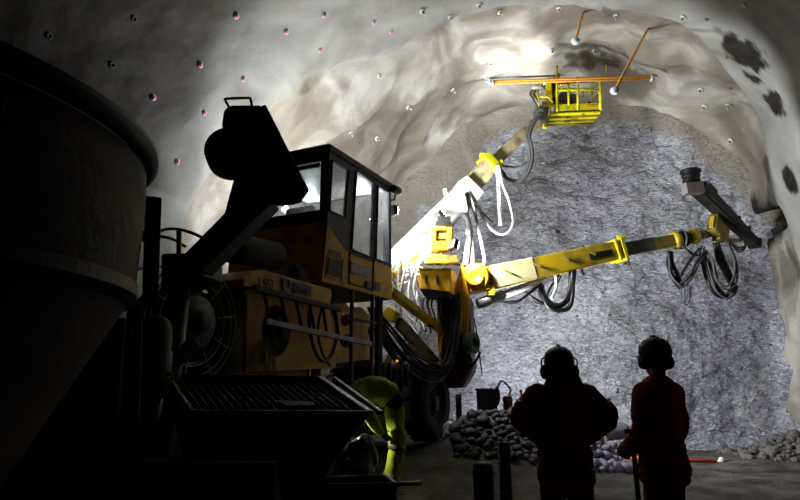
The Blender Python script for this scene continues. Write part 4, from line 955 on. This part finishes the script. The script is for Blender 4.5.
for i, (x, y, w_) in enumerate(PINK):
    p, n = rock_hit(x, y)
    if pk is None:
        pk = thing('painted_bolt', 'bolt end ringed with pink paint in the grey shotcrete', 'rock bolt', (0, 0, 0), 'pink painted bolts in the grey shotcrete')
        MB().lathe(V((0, 0, 0)), Z, [(0, .008), (.05, .008), (.056, .0), (.056, -.01), (0, -.01)], 14).build('bearing_plate', 'white', pk)
        MB().lathe(V((0, 0, .006)), Z, [(0, .012), (.034, .012), (.038, 0), (0, 0)], 10).build('pink_cap', 'pink', pk)
        pk.location = p + n * .02; pk.rotation_euler = n.to_track_quat('Z', 'Y').to_euler(); pk.scale = (.85,) * 3
    else: dup(pk, p + n * .015, None, None, n.to_track_quat('Z', 'Y').to_euler())
rs_ = None
for i, (x, y) in enumerate(((49, 36), (134, 19), (112, 65), (744, 5), (707, 19), (727, 57), (731, 88))):
    p, n = rock_hit(x, y)
    if p is None: continue
    if rs_ is None:
        rs_ = thing('drain_sleeve', 'dull ring shaped sleeve stub in the dark upper shotcrete', 'sleeve', (0, 0, 0), 'sleeve stubs in the dark shotcrete')
        MB().lathe(V((0, 0, 0)), Z, [(.045, -.02), (.065, -.02), (.065, .015), (.045, .015), (.045, -.02)], 18).build('pipe_ring', 'grime', rs_)
        MB().cyl(V((0, 0, 0)), V((.03, 0, .03)), .01, n=8).build('wire_end', 'black', rs_)
        rs_.location = p + n * .01; rs_.rotation_euler = n.to_track_quat('Z', 'Y').to_euler(); rs_.scale = (.6,) * 3
    else: dup(rs_, p + n * .01, None, None, n.to_track_quat('Z', 'Y').to_euler())

# ------------------------------------------------------------------ heap of stones, scree, posts and small things
def stone_mesh(seed, nm):
    bm = bmesh.new(); bmesh.ops.create_icosphere(bm, subdivisions=3, radius=1); r = random.Random(seed)
    o_ = V((r.uniform(-9, 9), r.uniform(-9, 9), seed))
    sc3 = V((1, r.uniform(.75, .95), r.uniform(.6, .85)))
    for v in bm.verts:
        v.co *= 1 + .22 * noise.noise(v.co * 1.1 + o_) + .06 * noise.noise(v.co * 3 + o_); v.co = V((v.co.x * sc3.x, v.co.y * sc3.y, v.co.z * sc3.z))
    me = bpy.data.meshes.new(nm); bm.to_mesh(me); bm.free(); me.polygons.foreach_set('use_smooth', [True] * len(me.polygons)); return me
def stones(name, spots, m, label, group, seeds):
    mes = [stone_mesh(s, name) for s in seeds]
    for me in mes: me.materials.append(M[m])
    for i, (p, r) in enumerate(spots):
        o = bpy.data.objects.new(name, mes[i % len(mes)]); C.objects.link(o); o.location = p; o.scale = (r, r, r); o.rotation_euler = (random.uniform(-.4, .4), random.uniform(-.4, .4), random.uniform(0, 6.3))
        tag(o, label, 'stone', group)
random.seed(11)
sp1, sp2 = [], []
tries = 0; placed = []
while len(placed) < 230 and tries < 9000:
    tries += 1
    x = random.uniform(.85, 3.45); y = random.uniform(9.35, 10.6)
    z = floor_z(x, y)
    if z < .16: continue
    r = random.choice((.06, .075, .09, .11, .13))
    p = V((x, y, z + r * .35))
    if any((p - q).length < (r + s) * .72 for q, s in placed): continue
    placed.append((p, r)); (sp1 if x > 2.25 else sp2).append((p, r))  # right end of the heap: light put into a paler stone colour
stones('heap_stone', sp1, 'stone', 'lit pale rounded stone in the heap between the two standing workers', 'lit pale stones between the workers', (1, 2, 3, 4, 5))
stones('heap_stone', sp2, 'stone2', 'dark rounded stone in the heap behind the left standing worker', 'dark stones behind the left worker', (6, 7, 8, 9))
tag(MB().box((0, 0, 0), (1, 1, 1)).build('pale_boulder', 'stone', None), 'largest lit pale boulder on top of the heap between the workers', 'boulder')
bo = bpy.data.objects['pale_boulder']; bo.data = stone_mesh(21, 'pale_boulder'); bo.data.materials.append(M['stone']); bo.location = P(616, 430, 10.4); bo.scale = (.24, .2, .2)
sp3 = []
for k in range(2600):
    x = random.uniform(6.6, 9.6); y = random.uniform(11.2, 13.4)
    z = floor_z(x, y); d = (x - 8.3) ** 2 / 1.6 + (y - 12.6) ** 2
    if random.random() > exp(-d * .9): continue
    q_ = V((x, y, 0)) - C0
    if -q_.dot(TT) < .75 or q_.dot(TN) > 4.35: continue
    r = random.choice((.035, .045, .06, .08, .12)) * random.uniform(.8, 1.2); p = V((x, y, z + r * .3))
    if any((p - q).length < (r + s) * .7 for q, s in sp3): continue
    sp3.append((p, r))
    if len(sp3) >= 110: break
me_ = stones('scree_rock', sp3, 'scree', 'angular grey rock in the scree at the foot of the right wall', 'rocks at the foot of the right wall', (31, 32, 33, 34, 35))
for me in bpy.data.meshes:
    if me.name.startswith('scree_rock'):
        me.polygons.foreach_set('use_smooth', [False] * len(me.polygons))
def post(px, top, bot, Y, r, label, m='wood', nm='marker_post'):
    p = P(px, top, Y); z0 = floor_z(p.x, p.y) - .05; o = thing(nm, label, 'post', (p.x, p.y, 0))
    MB().lathe(V((p.x, p.y, z0)), Z, [(0, 0), (r, 0), (r, p.z - z0 - .02), (r * .9, p.z - z0), (0, p.z - z0)], 18).build('shaft', m, o)
    MB().lathe(V((p.x, p.y, p.z - .1)), Z, [(r * .98, 0), (r * 1.1, .01), (r * 1.1, .04), (r * .98, .05)], 18).build('collar', m, o)
    return o
post(507.5, 396, 0, 11.3, .085, 'rusty brown post behind the heap left of the left standing worker')
post(606.5, 398, 0, 11.3, .07, 'dark brown post behind the heap between the two standing workers')
post(483, 463, 0, 5.2, .085, 'short thick dark post in the foreground left of the workers', 'dark')
post(504, 442, 0, 5.6, .055, 'taller thin dark post in the foreground beside the short thick one', 'black')
post(458.5, 394, 0, 10.6, .05, 'thin dark post standing beside the rig front wheel', 'black')
p = P(521, 391, 11); o = thing('thin_rod', 'thin dark rod poking up beside the left worker', 'rod', (p.x, p.y, floor_z(p.x, p.y))); MB().tube([V((p.x + .05, p.y, floor_z(p.x, p.y))), p], .02).build('shaft', 'black', o); MB().ball(p, .028).build('tip', 'black', o)
# bucket behind the heap
bp_ = P(485, 411, 11.2); bt = P(485, 390, 11.2)
zb = max(.2, floor_z(bp_.x, bp_.y)); bu = thing('waste_bin', 'tall grey bin with a black cloth over its side behind the heap', 'bin', (bp_.x, bp_.y, zb))
MB().lathe(V((bp_.x, bp_.y, zb)), Z, [(0, 0), (.125, 0), (.15, bt.z - zb), (.165, bt.z - zb), (.165, bt.z - zb + .03), (.14, bt.z - zb + .03), (.12, .02), (0, .02)], 28).build('bin_body', 'grime', bu)
q = MB(); q.plate([bt + V((.02, -.18, .03)), bt + V((.2, -.15, .02)), bt + V((.19, -.16, -.42)), bt + V((.04, -.19, -.45))], V((.02, .03, 0))); q.ball(bt + V((.2, -.1, -.1)), (.06, .06, .18)); q.build('black_cloth', 'black', bu, remesh=.02)
q = MB(); q.tube(spline([bt + V((.2, -.05, .0)), bt + V((.3, -.05, .16)), bt + V((.45, -.05, .02)), bt + V((.42, -.05, -.1))]), .018); q.build('wire_handle', 'steel', bu)
# red plastic strip draped behind the heap
q = MB(); pts_ = [P(x, y, 11.0) for x, y in ((494, 411), (510, 413), (540, 416), (575, 417), (600, 421), (612, 424), (625, 427), (640, 426))]
for a_, b_ in zip(spline(pts_, 3), spline(pts_, 3)[1:]): q.add([a_, b_, b_ + V((0, .25, -.16)), a_ + V((0, .25, -.16)), a_ + V((0, .0, -.05)), b_ + V((0, 0, -.05))], [(0, 1, 2, 3), (0, 1, 5, 4)], True)
rs2 = q.build('red_sheet', 'redtarp', None); rs2.modifiers.new('t', 'SOLIDIFY').thickness = .012; tag(rs2, 'red plastic sheet edge along the top of the stone heap', 'plastic sheet')
# white litter by the wheel
for i, (x, y, s_, l) in enumerate(((450, 432, .12, 'crumpled white plastic bag standing beside the rig front wheel'), (452, 441, .09, 'flat white scrap lying on the ground by the front wheel'))):
    p = P(x, y, 10.3); q = MB(); q.ball(p, (s_, s_ * .7, s_ * (1.5 if i == 0 else .35))); q.ball(p + V((.05, 0, -.08 if i == 0 else 0)), (s_ * .7, s_ * .6, s_ * .6 if i == 0 else s_ * .3))
    o = q.build('white_litter', 'white', None, remesh=.015, smooth_it=2); tag(o, l, 'litter')
    dz = floor_z(p.x, p.y) - min(v.co.z for v in o.data.vertices)
    if i == 1:
        for v in o.data.vertices: v.co.z += dz
    else:
        MB
    for v in o.data.vertices: v.co += v.normal * .02 * noise.noise(v.co * 18)

# ------------------------------------------------------------------ people
def limb(mb, pts, rs, n=16):
    pts = [V(p) for p in pts]; rings = []; prev = None
    sp_ = spline(pts, 5); rr = []
    for i in range(len(rs) - 1): rr += [rs[i] + (rs[i + 1] - rs[i]) * j / 5 for j in range(5)]
    rr.append(rs[-1])
    mb.tube(sp_, rr, n); mb.ball(sp_[0], rr[0] * .98); mb.ball(sp_[-1], rr[-1] * .98)
def torso(mb, secs, grow=0):           # secs: (centre, side half vector, front half vector)
    mb.loft([(c, s.normalized() * (s.length + grow), f.normalized() * (f.length + grow)) for c, s, f in secs], 24)
    for c, s, f in (secs[0], secs[-1]):
        mb.ball(c, (s.length + grow, f.length + grow, .06), s, f)
def head(mb, c, face, side, h=.235):
    c = V(c); face = V(face).normalized(); side = V(side).normalized(); upv = side.cross(face).normalized()
    if upv.z < 0: upv = -upv
    mb.ball(c + upv * .02, (.078, .098, .105), side, face)
    mb.ball(c - upv * .055 + face * .035, (.056, .062, .065), side, face)       # jaw
    mb.ball(c - upv * .098 + face * .068, (.024, .022, .02), side, face)        # chin
    mb.ball(c - upv * .012 + face * .104, (.014, .022, .022), side, face)       # nose
    mb.ball(c + upv * .016 + face * .092, (.011, .012, .03), side, face)        # bridge
    mb.ball(c - upv * .056 + face * .09, (.026, .012, .007), side, face); mb.ball(c - upv * .068 + face * .088, (.022, .011, .007), side, face)
    mb.ball(c + upv * .03 + face * .086, (.055, .018, .012), side, face)        # brow
    for s in (-1, 1):
        mb.ball(c + side * (.079 * s) - upv * .005 - face * .005, (.012, .02, .033), side, face)   # ear
        mb.ball(c + side * (.032 * s) + upv * .008 + face * .082, (.014, .012, .01), side, face)
def hand(mb, wrist, d, palmn, thumb_side, curl=.5, s=1.0):
    """d along the hand, palmn out of the palm, thumb_side towards the thumb"""
    w = V(wrist); d = V(d).normalized(); t = V(thumb_side); t = (t - d * t.dot(d)).normalized(); n = V(palmn); n = d.cross(t) if d.cross(t).dot(n) > 0 else -d.cross(t)
    mb.loft([(w, t * .027 * s, n * .02 * s), (w + d * .04 * s, t * .036 * s, n * .019 * s), (w + d * .09 * s, t * .041 * s, n * .015 * s), (w + d * .102 * s, t * .036 * s, n * .012 * s)], 14)
    for k, (o, ln) in enumerate(((.03, .072), (.011, .08), (-.009, .074), (-.028, .058))):
        p = w + d * .088 * s + t * o * s; a = 0; pts = [p]; dir_ = (d + t * o * 1.5).normalized()
        for seg, fr in enumerate((.45, .31, .24)):
            a = curl * (.5 + .6 * seg); v_ = dir_ * cos(a) + n * sin(a); p = p + v_ * ln * fr * s; pts.append(p)
        mb.tube(pts, [.0095 * s, .009 * s, .0085 * s, .007 * s], 8); mb.ball(pts[-1], .007 * s)
        mb.ball(pts[0], .0098 * s)
    p = w + d * .03 * s + t * .026 * s; q = p + (d * .5 + t * .75 + n * .3).normalized() * .042 * s; r = q + (d * .85 + t * .2 + n * .5 * curl).normalized() * .034 * s
    mb.tube([p, q, r], [.014 * s, .0105 * s, .0085 * s], 8); mb.ball(r, .0085 * s); mb.ball(p, .014 * s)
def band(parent, src, centre, axis, h, m, name='reflective_band', gap=.006, n=64, xdir=None, rmax=.5, span=(0, 2 * pi), clip=None):
    """a tape that lies on the surface of a garment: cast in towards the axis and lift a little"""
    me = src.data; off = origin(parent); bv = BVHTree.FromPolygons([v.co for v in me.vertices], [tuple(p.vertices) for p in me.polygons])
    a = V(axis).normalized(); x = (V(xdir) - a * V(xdir).dot(a)).normalized() if xdir else a.orthogonal().normalized(); y = a.cross(x)
    vs = []; ok = []
    for i in range(n + 1):
        t = span[0] + (span[1] - span[0]) * i / n; d = x * cos(t) + y * sin(t)
        for k in (-1, 0, 1):
            c = V(centre) + a * (h / 2 * k) - off
            hit = bv.ray_cast(c + d * rmax, -d)[0]
            vs.append((hit + d * gap) if hit else c)
        ok.append(all((vs[-j] - (V(centre) - off)).length > .01 for j in (1, 2, 3)))
    fs = []
    for i in range(n):
        if ok[i] and ok[i + 1]:
            fs += [(i * 3, i * 3 + 1, i * 3 + 4, i * 3 + 3), (i * 3 + 1, i * 3 + 2, i * 3 + 5, i * 3 + 4)]
    mb = MB(); mb.v = [v + off for v in vs]; mb.f = fs; mb.sm = [True] * len(fs)
    o = mb.build(name, m, parent); s_ = o.modifiers.new('t', 'SOLIDIFY'); s_.thickness = .004; return o
def helmet(parent, c, face, side, m):
    c = V(c); face = V(face).normalized(); side = V(side).normalized(); u = side.cross(face); u = u if u.z > 0 else -u
    b = MB(); R = 0
    prof = [(.118, .0), (.121, .03), (.116, .07), (.1, .105), (.07, .13), (.035, .142), (.0, .145)]
    n = 36; vs = []
    for r, h in prof: vs += [c + u * (h + .035) + side * (r * .93 * cos(2 * pi * i / n)) + face * (r * 1.13 * sin(2 * pi * i / n)) for i in range(n)]
    fs = [(j * n + i, j * n + (i + 1) % n, (j + 1) * n + (i + 1) % n, (j + 1) * n + i) for j in range(len(prof) - 1) for i in range(n)]
    b.add(vs, fs, True)
    b.loft([(c + u * .03 + face * .01, side * .112, face * .137), (c + u * .042 + face * .01, side * .113, face * .138)], 36)
    b.plate([c + u * .035 + side * (.09 * cos(t)) + face * (.1 + .045 * sin(t)) for t in [pi * i / 12 for i in range(13)]], u * .008)   # peak
    b.tube(spline([c + u * .045 - face * .135, c + u * .14 - face * .085, c + u * .186, c + u * .14 + face * .085, c + u * .045 + face * .135]), .012)
    h = b.build('helmet', m, parent)
    for s in (-1, 1):
        e = MB(); p = c + side * (.112 * s) - u * .01
        e.lathe(p - side * (.022 * s), side * s, [(0, 0), (.05, 0), (.056, .012), (.053, .038), (.034, .05), (0, .052)], 20); e.build('ear_defender', 'black', parent)
        MB().tube(spline([p + side * (.02 * s) + u * .03, p + side * (.022 * s) + u * .08 - face * .01, c + side * (.108 * s) + u * .1]), .006, 6).build('ear_defender_arm', 'dark', parent)
    return h
def person(label, loc, sp):
    o = thing('person', label, 'person', loc); J = {k: (V(v) if not isinstance(v, (int, float, str, list, tuple, type(None))) else v) for k, v in sp.items()}
    g = J['grow']
    b = MB(); torso(b, J['torso']); b.tube([J['neck0'], J['neck1']], [.062, .054], 16)
    head(b, J['head'], J['face'], J['side'])
    for s in (0, 1):
        A = J['arms'][s]; limb(b, A[:3], (.05, .042, .028)); hand(b, *J['hands'][s])
        Lg = J['legs'][s]; limb(b, Lg[:3], (.08, .055, .04)); limb(b, [Lg[2], Lg[2] + (Lg[3] - Lg[2]) * .5, Lg[3]], (.045, .042, .03))
    b.build('body', 'skin', o, remesh=.0085, smooth_it=2)
    j = MB(); torso(j, J['torso'][1:] if J.get('hem') is None else J['hem'] + J['torso'][1:], g)
    for s in (0, 1):
        A = J['arms'][s]; q_ = J.get('puff', 1); limb(j, A[:3], (.085 * q_, .07 * q_, .05)); j.ball(A[0], .095 * q_)
        j.tube([A[2] - (A[2] - A[1]).normalized() * .04, A[2]], .052, 14)
    j.tube([J['neck0'] - (J['neck1'] - J['neck0']) * .2, J['neck0'] + (J['neck1'] - J['neck0']) * .55], [.105, .084], 18)
    jk = j.build('jacket', J['jm'], o, remesh=.014, smooth_it=3)
    off = origin(o)
    for v in jk.data.vertices: v.co += v.normal * (.012 * noise.noise((v.co + off) * 9) + .007 * noise.noise((v.co + off) * V((22, 22, 9))))
    t = MB(); t.loft([(c, s.normalized() * (s.length + .012), f.normalized() * (f.length + .012)) for c, s, f in J['torso'][:2]], 24)
    t.ball(J['torso'][0][0], (J['torso'][0][1].length + .01, J['torso'][0][2].length + .012, .1), J['torso'][0][1], J['torso'][0][2])
    for s in (0, 1):
        Lg = J['legs'][s]; limb(t, Lg[:3], (.105, .082, .07))
    tr_ = t.build('trousers', J['tm'], o, remesh=.014, smooth_it=3)
    for v in tr_.data.vertices: v.co += v.normal * .009 * noise.noise((v.co + off) * 8)
    for s in (0, 1):
        Lg = J['legs'][s]; q = MB(); a, toe = Lg[2], Lg[3]; d = (toe - a); d.z = 0; d.normalize()
        gz = toe.z
        q.tube([a + Z * .12, a, V((a.x, a.y, gz + .07))], [.068, .062, .06], 16)
        sd = d.cross(Z)
        q.loft([(V((a.x, a.y, gz + .045)) - d * .075, sd * .036, Z * .042), (V((a.x, a.y, gz + .05)) - d * .02, sd * .046, Z * .05), (V((a.x, a.y, gz + .042)) + d * .1, sd * .05, Z * .042), (V((a.x, a.y, gz + .034)) + d * .19, sd * .042, Z * .034), (V((a.x, a.y, gz + .028)) + d * .215, sd * .02, Z * .02)], 16)
        q.build('boot', 'boots', o, remesh=.012)
    return o, jk, tr_

# left standing worker: seen from behind, hands on hips
def stand(x, y, ht, fd, hands_kind, lean=0):
    z0 = floor_z(x, y); F = V((fd[0], fd[1], 0)).normalized(); Sd = V((-F.y, F.x, 0))      # Sd = the person's left
    k = (ht - .03) / 1.8; at = lambda s, f, z: V((x, y, z0)) + Sd * (s * k) + F * (f * k) + Z * (z * k)
    sec = lambda z, s, f, o_=0: (at(0, o_, z), Sd * (s * k), F * (f * k))
    d = dict(torso=[sec(.90, .165, .115), sec(1.0, .165, .115), sec(1.1, .145, .105), sec(1.22, .165, .115), sec(1.34, .185, .12), sec(1.42, .175, .105, -.01), sec(1.485, .1, .075, -.01)],
             hem=[(at(0, 0, .80), Sd * (.175 * k), F * (.135 * k)), (at(0, 0, .9), Sd * (.172 * k), F * (.13 * k))],
             neck0=at(0, -.01, 1.46), neck1=at(0, .01, 1.60), head=at(0, .03, 1.655), face=F, side=Sd,
             legs=[[at(.1 * s, 0, .92), at(.115 * s, .02, .5), at(.12 * s, -.02, .1), at(.135 * s, -.02, 0)] for s in (-1, 1)], grow=.03, jm='red', tm='trousers')
    for L_ in d['legs']: L_[3] = L_[2] + F * .12; L_[3].z = z0
    return d, at, F, Sd, k
XL = P(562, 400, 4.6).x
d, at, F, Sd, k = stand(XL, 4.6, 1.69, (.03, 1), 'hips')
d['arms'] = [[at(.19 * s, -.01, 1.44), at(.345 * s, -.05, 1.285), at(.19 * s, .055, 1.11)] for s in (-1, 1)]
d['puff'] = 1.12; d['grow'] = .045
d['hands'] = [(at(.19 * s, .055, 1.11), (-Sd * s * .75 + F * .45 - Z * .35), -F * .2 - Sd * s, Z * .6 - F * .6, .7, 1) for s in (-1, 1)]
pl, jk, tr_ = person('person in red workwear and helmet seen from behind with hands on hips', (XL, 4.6, floor_z(XL, 4.6)), d)
helmet(pl, d['head'], F, Sd, 'helmet')
hr = MB()
for i in range(7): hr.tube(spline([at(-.075 + .025 * i, -.06, 1.68), at(-.105 + .035 * i, -.085, 1.6), at(-.15 + .05 * i, -.09, 1.5)]), [.026] * 16 + [.014], 8)
hr.ball(at(0, -.035, 1.66), (.085, .08, .1)); hr.build('hair', 'hair', pl, remesh=.012)
yy = Sd
band(pl, jk, at(0, 0, 1.03), Z, .05, 'reflect'); band(pl, jk, at(0, 0, .88), Z, .05, 'reflect')
for s in (-1, 1):
    q = MB(); bv = BVHTree.FromPolygons([v.co + origin(pl) for v in jk.data.vertices], [tuple(p.vertices) for p in jk.data.polygons]); strip = []
    for i in range(15):
        z = 1.06 + .36 * i / 14
        strip.append([(bv.ray_cast(at(.105 * s + w_, -.6, z), F)[0] or at(.105 * s + w_, -.13, z)) - F * .006 for w_ in (-.025, .025)])
    for a_, b_ in zip(strip, strip[1:]): q.add([a_[0], a_[1], b_[1], b_[0]], [(0, 1, 2, 3)], True)
    st_ = q.build('shoulder_strip', 'reflect', pl); st_.modifiers.new('t', 'SOLIDIFY').thickness = .004
    band(pl, jk, at(.285 * s, -.04, 1.32), at(.345 * s, -.05, 1.285) - at(.19 * s, -.01, 1.44), .045, 'reflect', rmax=.14, n=32)

# right standing worker: seen from behind and the right, looking left into the tunnel
XR = P(658, 400, 4.65).x
d, at, F, Sd, k = stand(XR, 4.65, 1.82, (-.62, .78), 'down')
d['head'] = d['head'] + V((.04, 0, 0)); d['neck1'] = d['neck1'] + V((.03, 0, 0)); d['face'] = V((-.3, .95, -.05)); hs = V((-.95, -.3, 0)).normalized(); d['grow'] = .038; d['puff'] = 1.1; d['side'] = hs
d['arms'] = [[at(-.18, -.01, 1.40), at(-.235, .0, 1.12), at(-.19, .16, .92)], [at(.18, -.01, 1.40), at(.225, .03, 1.12), at(.14, .24, .98)]]
hx = at(-.19, .16, .92)
d['hands'] = [(at(-.19, .16, .92), -Z + F * .35 + Sd * .1, Sd, F, .9, 1), (at(.14, .24, .98), F * .5 - Sd * .9 - Z * .3, -F, Z, .9, 1)]
pr, jk2, tr2 = person('person in red jacket and helmet with ear defenders seen from behind, turned to the left', (XR, 4.65, floor_z(XR, 4.65)), d)
helmet(pr, d['head'], d['face'], hs, 'helmet')
hr = MB(); hr.ball(d['head'] - d['face'] * .035 + Z * .0, (.083, .08, .09), hs, d['face']); hr.build('hair', 'hair', pr)
for z in (1.02, .86): band(pr, jk2, at(0, 0, z), Z, .05, 'reflect', rmax=.3)
for s, (a_, b_) in ((-1, (at(-.18, -.01, 1.40), at(-.235, .0, 1.12))), (1, (at(.18, -.01, 1.4), at(.225, .03, 1.12)))):
    band(pr, jk2, a_ * .4 + b_ * .6, b_ - a_, .045, 'reflect', rmax=.13, n=32)
g_ = MB(); q = at(.0, .3, .9); q2 = V((q.x - .02, q.y, floor_z(q.x, q.y)))
stp = thing('shovel', 'long pale handled shovel held upright by the right standing worker', 'shovel', q2)
px_ = P(632.5, 440, 4.55); ft = V((px_.x + .015, 4.55, floor_z(px_.x, 4.55)))
stp.location = ft
MB().tube([px_ + Z * .05, ft + Z * .25], .018, 10).build('handle', 'wood', stp)
q = MB(); q.plate([ft + V((-.12, 0, .3)), ft + V((.12, 0, .3)), ft + V((.11, .02, .06)), ft + V((0, .02, .0)), ft + V((-.11, .02, .06))], V((0, .008, 0))); q.build('blade', 'steel', stp)
MB().tube([px_ + V((-.05, 0, .06)), px_ + V((.05, 0, .06))], .016).build('grip', 'black', stp)

# bending worker beside the rig
WY = 7.1
wp = lambda x, y, k_=0: P(x, y, WY + k_)
foot = wp(389, 482, 0); z0 = floor_z(foot.x, WY) + .0
F = V((-.97, -.25, 0)).normalized(); Sd = V((.25, -.97, 0))         # facing left; Sd towards the camera side (their left)
hip = wp(392, 404, .08); kneeN = wp(384, 438, -.1); ankN = wp(388, 474, -.02)
sh = wp(356, 390, .08)
up_ = V((0, 0, 1))
mid = wp(376, 383, .08)
def sec2(p, s, f, dr): return (p, Sd * s, dr.normalized() * f)
tor = [sec2(hip + V((.02, 0, -.02)), .16, .13, V((.9, 0, .45))), sec2(wp(389, 396, .08), .165, .135, V((.6, 0, .8))), sec2(wp(381, 390.5, .08), .16, .125, V((.25, 0, 1))), sec2(wp(371, 389, .08), .17, .125, V((-.05, 0, 1))), sec2(wp(361, 392, .08), .175, .12, V((-.25, 0, 1))), sec2(wp(354, 396, .08), .14, .1, V((-.45, 0, .9))), sec2(wp(349.5, 399, .08), .08, .07, V((-.5, 0, .85)))]
d = dict(torso=tor, hem=None, neck0=wp(351, 398, .08), neck1=wp(344, 406, .08), head=wp(341, 411, .08), face=V((-.35, -.1, -.93)), side=Sd, grow=.028, jm='hivis', tm='navy')
an = V((ankN.x, ankN.y, z0 + .1)); kn = V((kneeN.x + .08, kneeN.y, .5 * (hip.z + z0 + .1)))
hipn = hip + Sd * .1; hipf = hip - Sd * .1
kN = V((hipn.x + .03, hipn.y - .02, (hip.z + z0) / 2 + .04)); kF = kN - Sd * .2 + F * -.05
aN = V((foot.x - .035, hipn.y, z0 + .1)); aF = aN - Sd * .22 - F * .1
d['legs'] = [[hipn, kN, aN, aN + F * .12], [hipf, kF, aF, aF + F * .12]]
for L_ in d['legs']: L_[3].z = z0
shn = wp(360, 397, -.1); shf = wp(358, 397, .26)
d['arms'] = [[shn, wp(371, 419, -.22), wp(380, 432, -.16)], [shf, wp(346, 415, .26), wp(350, 436, .2)]]
d['hands'] = [(wp(380, 432, -.16), V((.6, .15, -.5)), V((.3, .8, 0)), V((.3, 0, .8)), .5, 1), (wp(350, 436, .2), V((.1, 0, -1)), V((1, 0, 0)), V((0, -1, 0)), .6, 1)]
pb, jk3, tr3 = person('person in bright yellow hi vis jacket and helmet bending forward beside the rig', (hip.x, WY, z0), d)
helmet(pb, d['head'], d['face'], Sd, 'helmet2')
# over-trousers of the near leg are hi-vis with two grey bands
t = MB(); limb(t, [hipn - Z * .05, kN, aN + Z * .05], (.112, .097, .094)); ht_ = t.build('hi_vis_trouser_leg', 'hivis', pb, remesh=.013, label='bright yellow trouser leg')
for v in ht_.data.vertices: v.co += v.normal * .026 * noise.noise((v.co + origin(pb)) * 8)
for f_ in (.0, .62): band(pb, ht_, kN + (aN - kN) * f_ + V((0, 0, .06)), aN - kN, .065, 'reflect', rmax=.2, n=32)
# added torches: unseen lamps that brighten the bending worker's knees and the pale stones
def fill_torch(par, c, d, power, ang, col=(1, .97, .92)):
    d = V(d).normalized(); q = MB(); q.cyl(c, c + d * .045, .026, .03, 16); o = q.build('fill_torch', 'black', par)
    MB().cyl(c + d * .043, c + d * .048, .024, n=16).build('fill_torch_lens', 'lamp', o)
    l = bpy.data.lights.new('fill_torch_light', 'SPOT'); l.energy = power; l.spot_size = radians(ang); l.spot_blend = .8; l.shadow_soft_size = .02; l.color = col
    k_ = bpy.data.objects.new('fill_torch_light', l); C.objects.link(k_); k_.location = c + d * .06; k_.rotation_euler = d.to_track_quat('-Z', 'Y').to_euler()
hl_ = V((XL, 4.6, floor_z(XL, 4.6))); hcL = hl_ + Z * (1.655 * (1.66 / 1.8) + .1)
fill_torch(pl, hcL + V((.004, .19, -.01)), P(606, 440, 10.2) - hcL, 70, 34, (.88, .84, 1))
hb_ = wp(341, 411, .08) + V((.02, -.16, -.1))
fill_torch(pb, hb_, wp(386, 450, -.25) - hb_, 14, 80)

w = bpy.data.worlds.new('world'); SC.world = w; w.use_nodes = True
w.node_tree.nodes['Background'].inputs[0].default_value = (.8, .85, 1, 1); w.node_tree.nodes['Background'].inputs[1].default_value = .0015
vs = SC.view_settings; vs.view_transform = 'Standard'; vs.look = 'None'; vs.exposure = .35; vs.gamma = 1; vs.use_curve_mapping = False
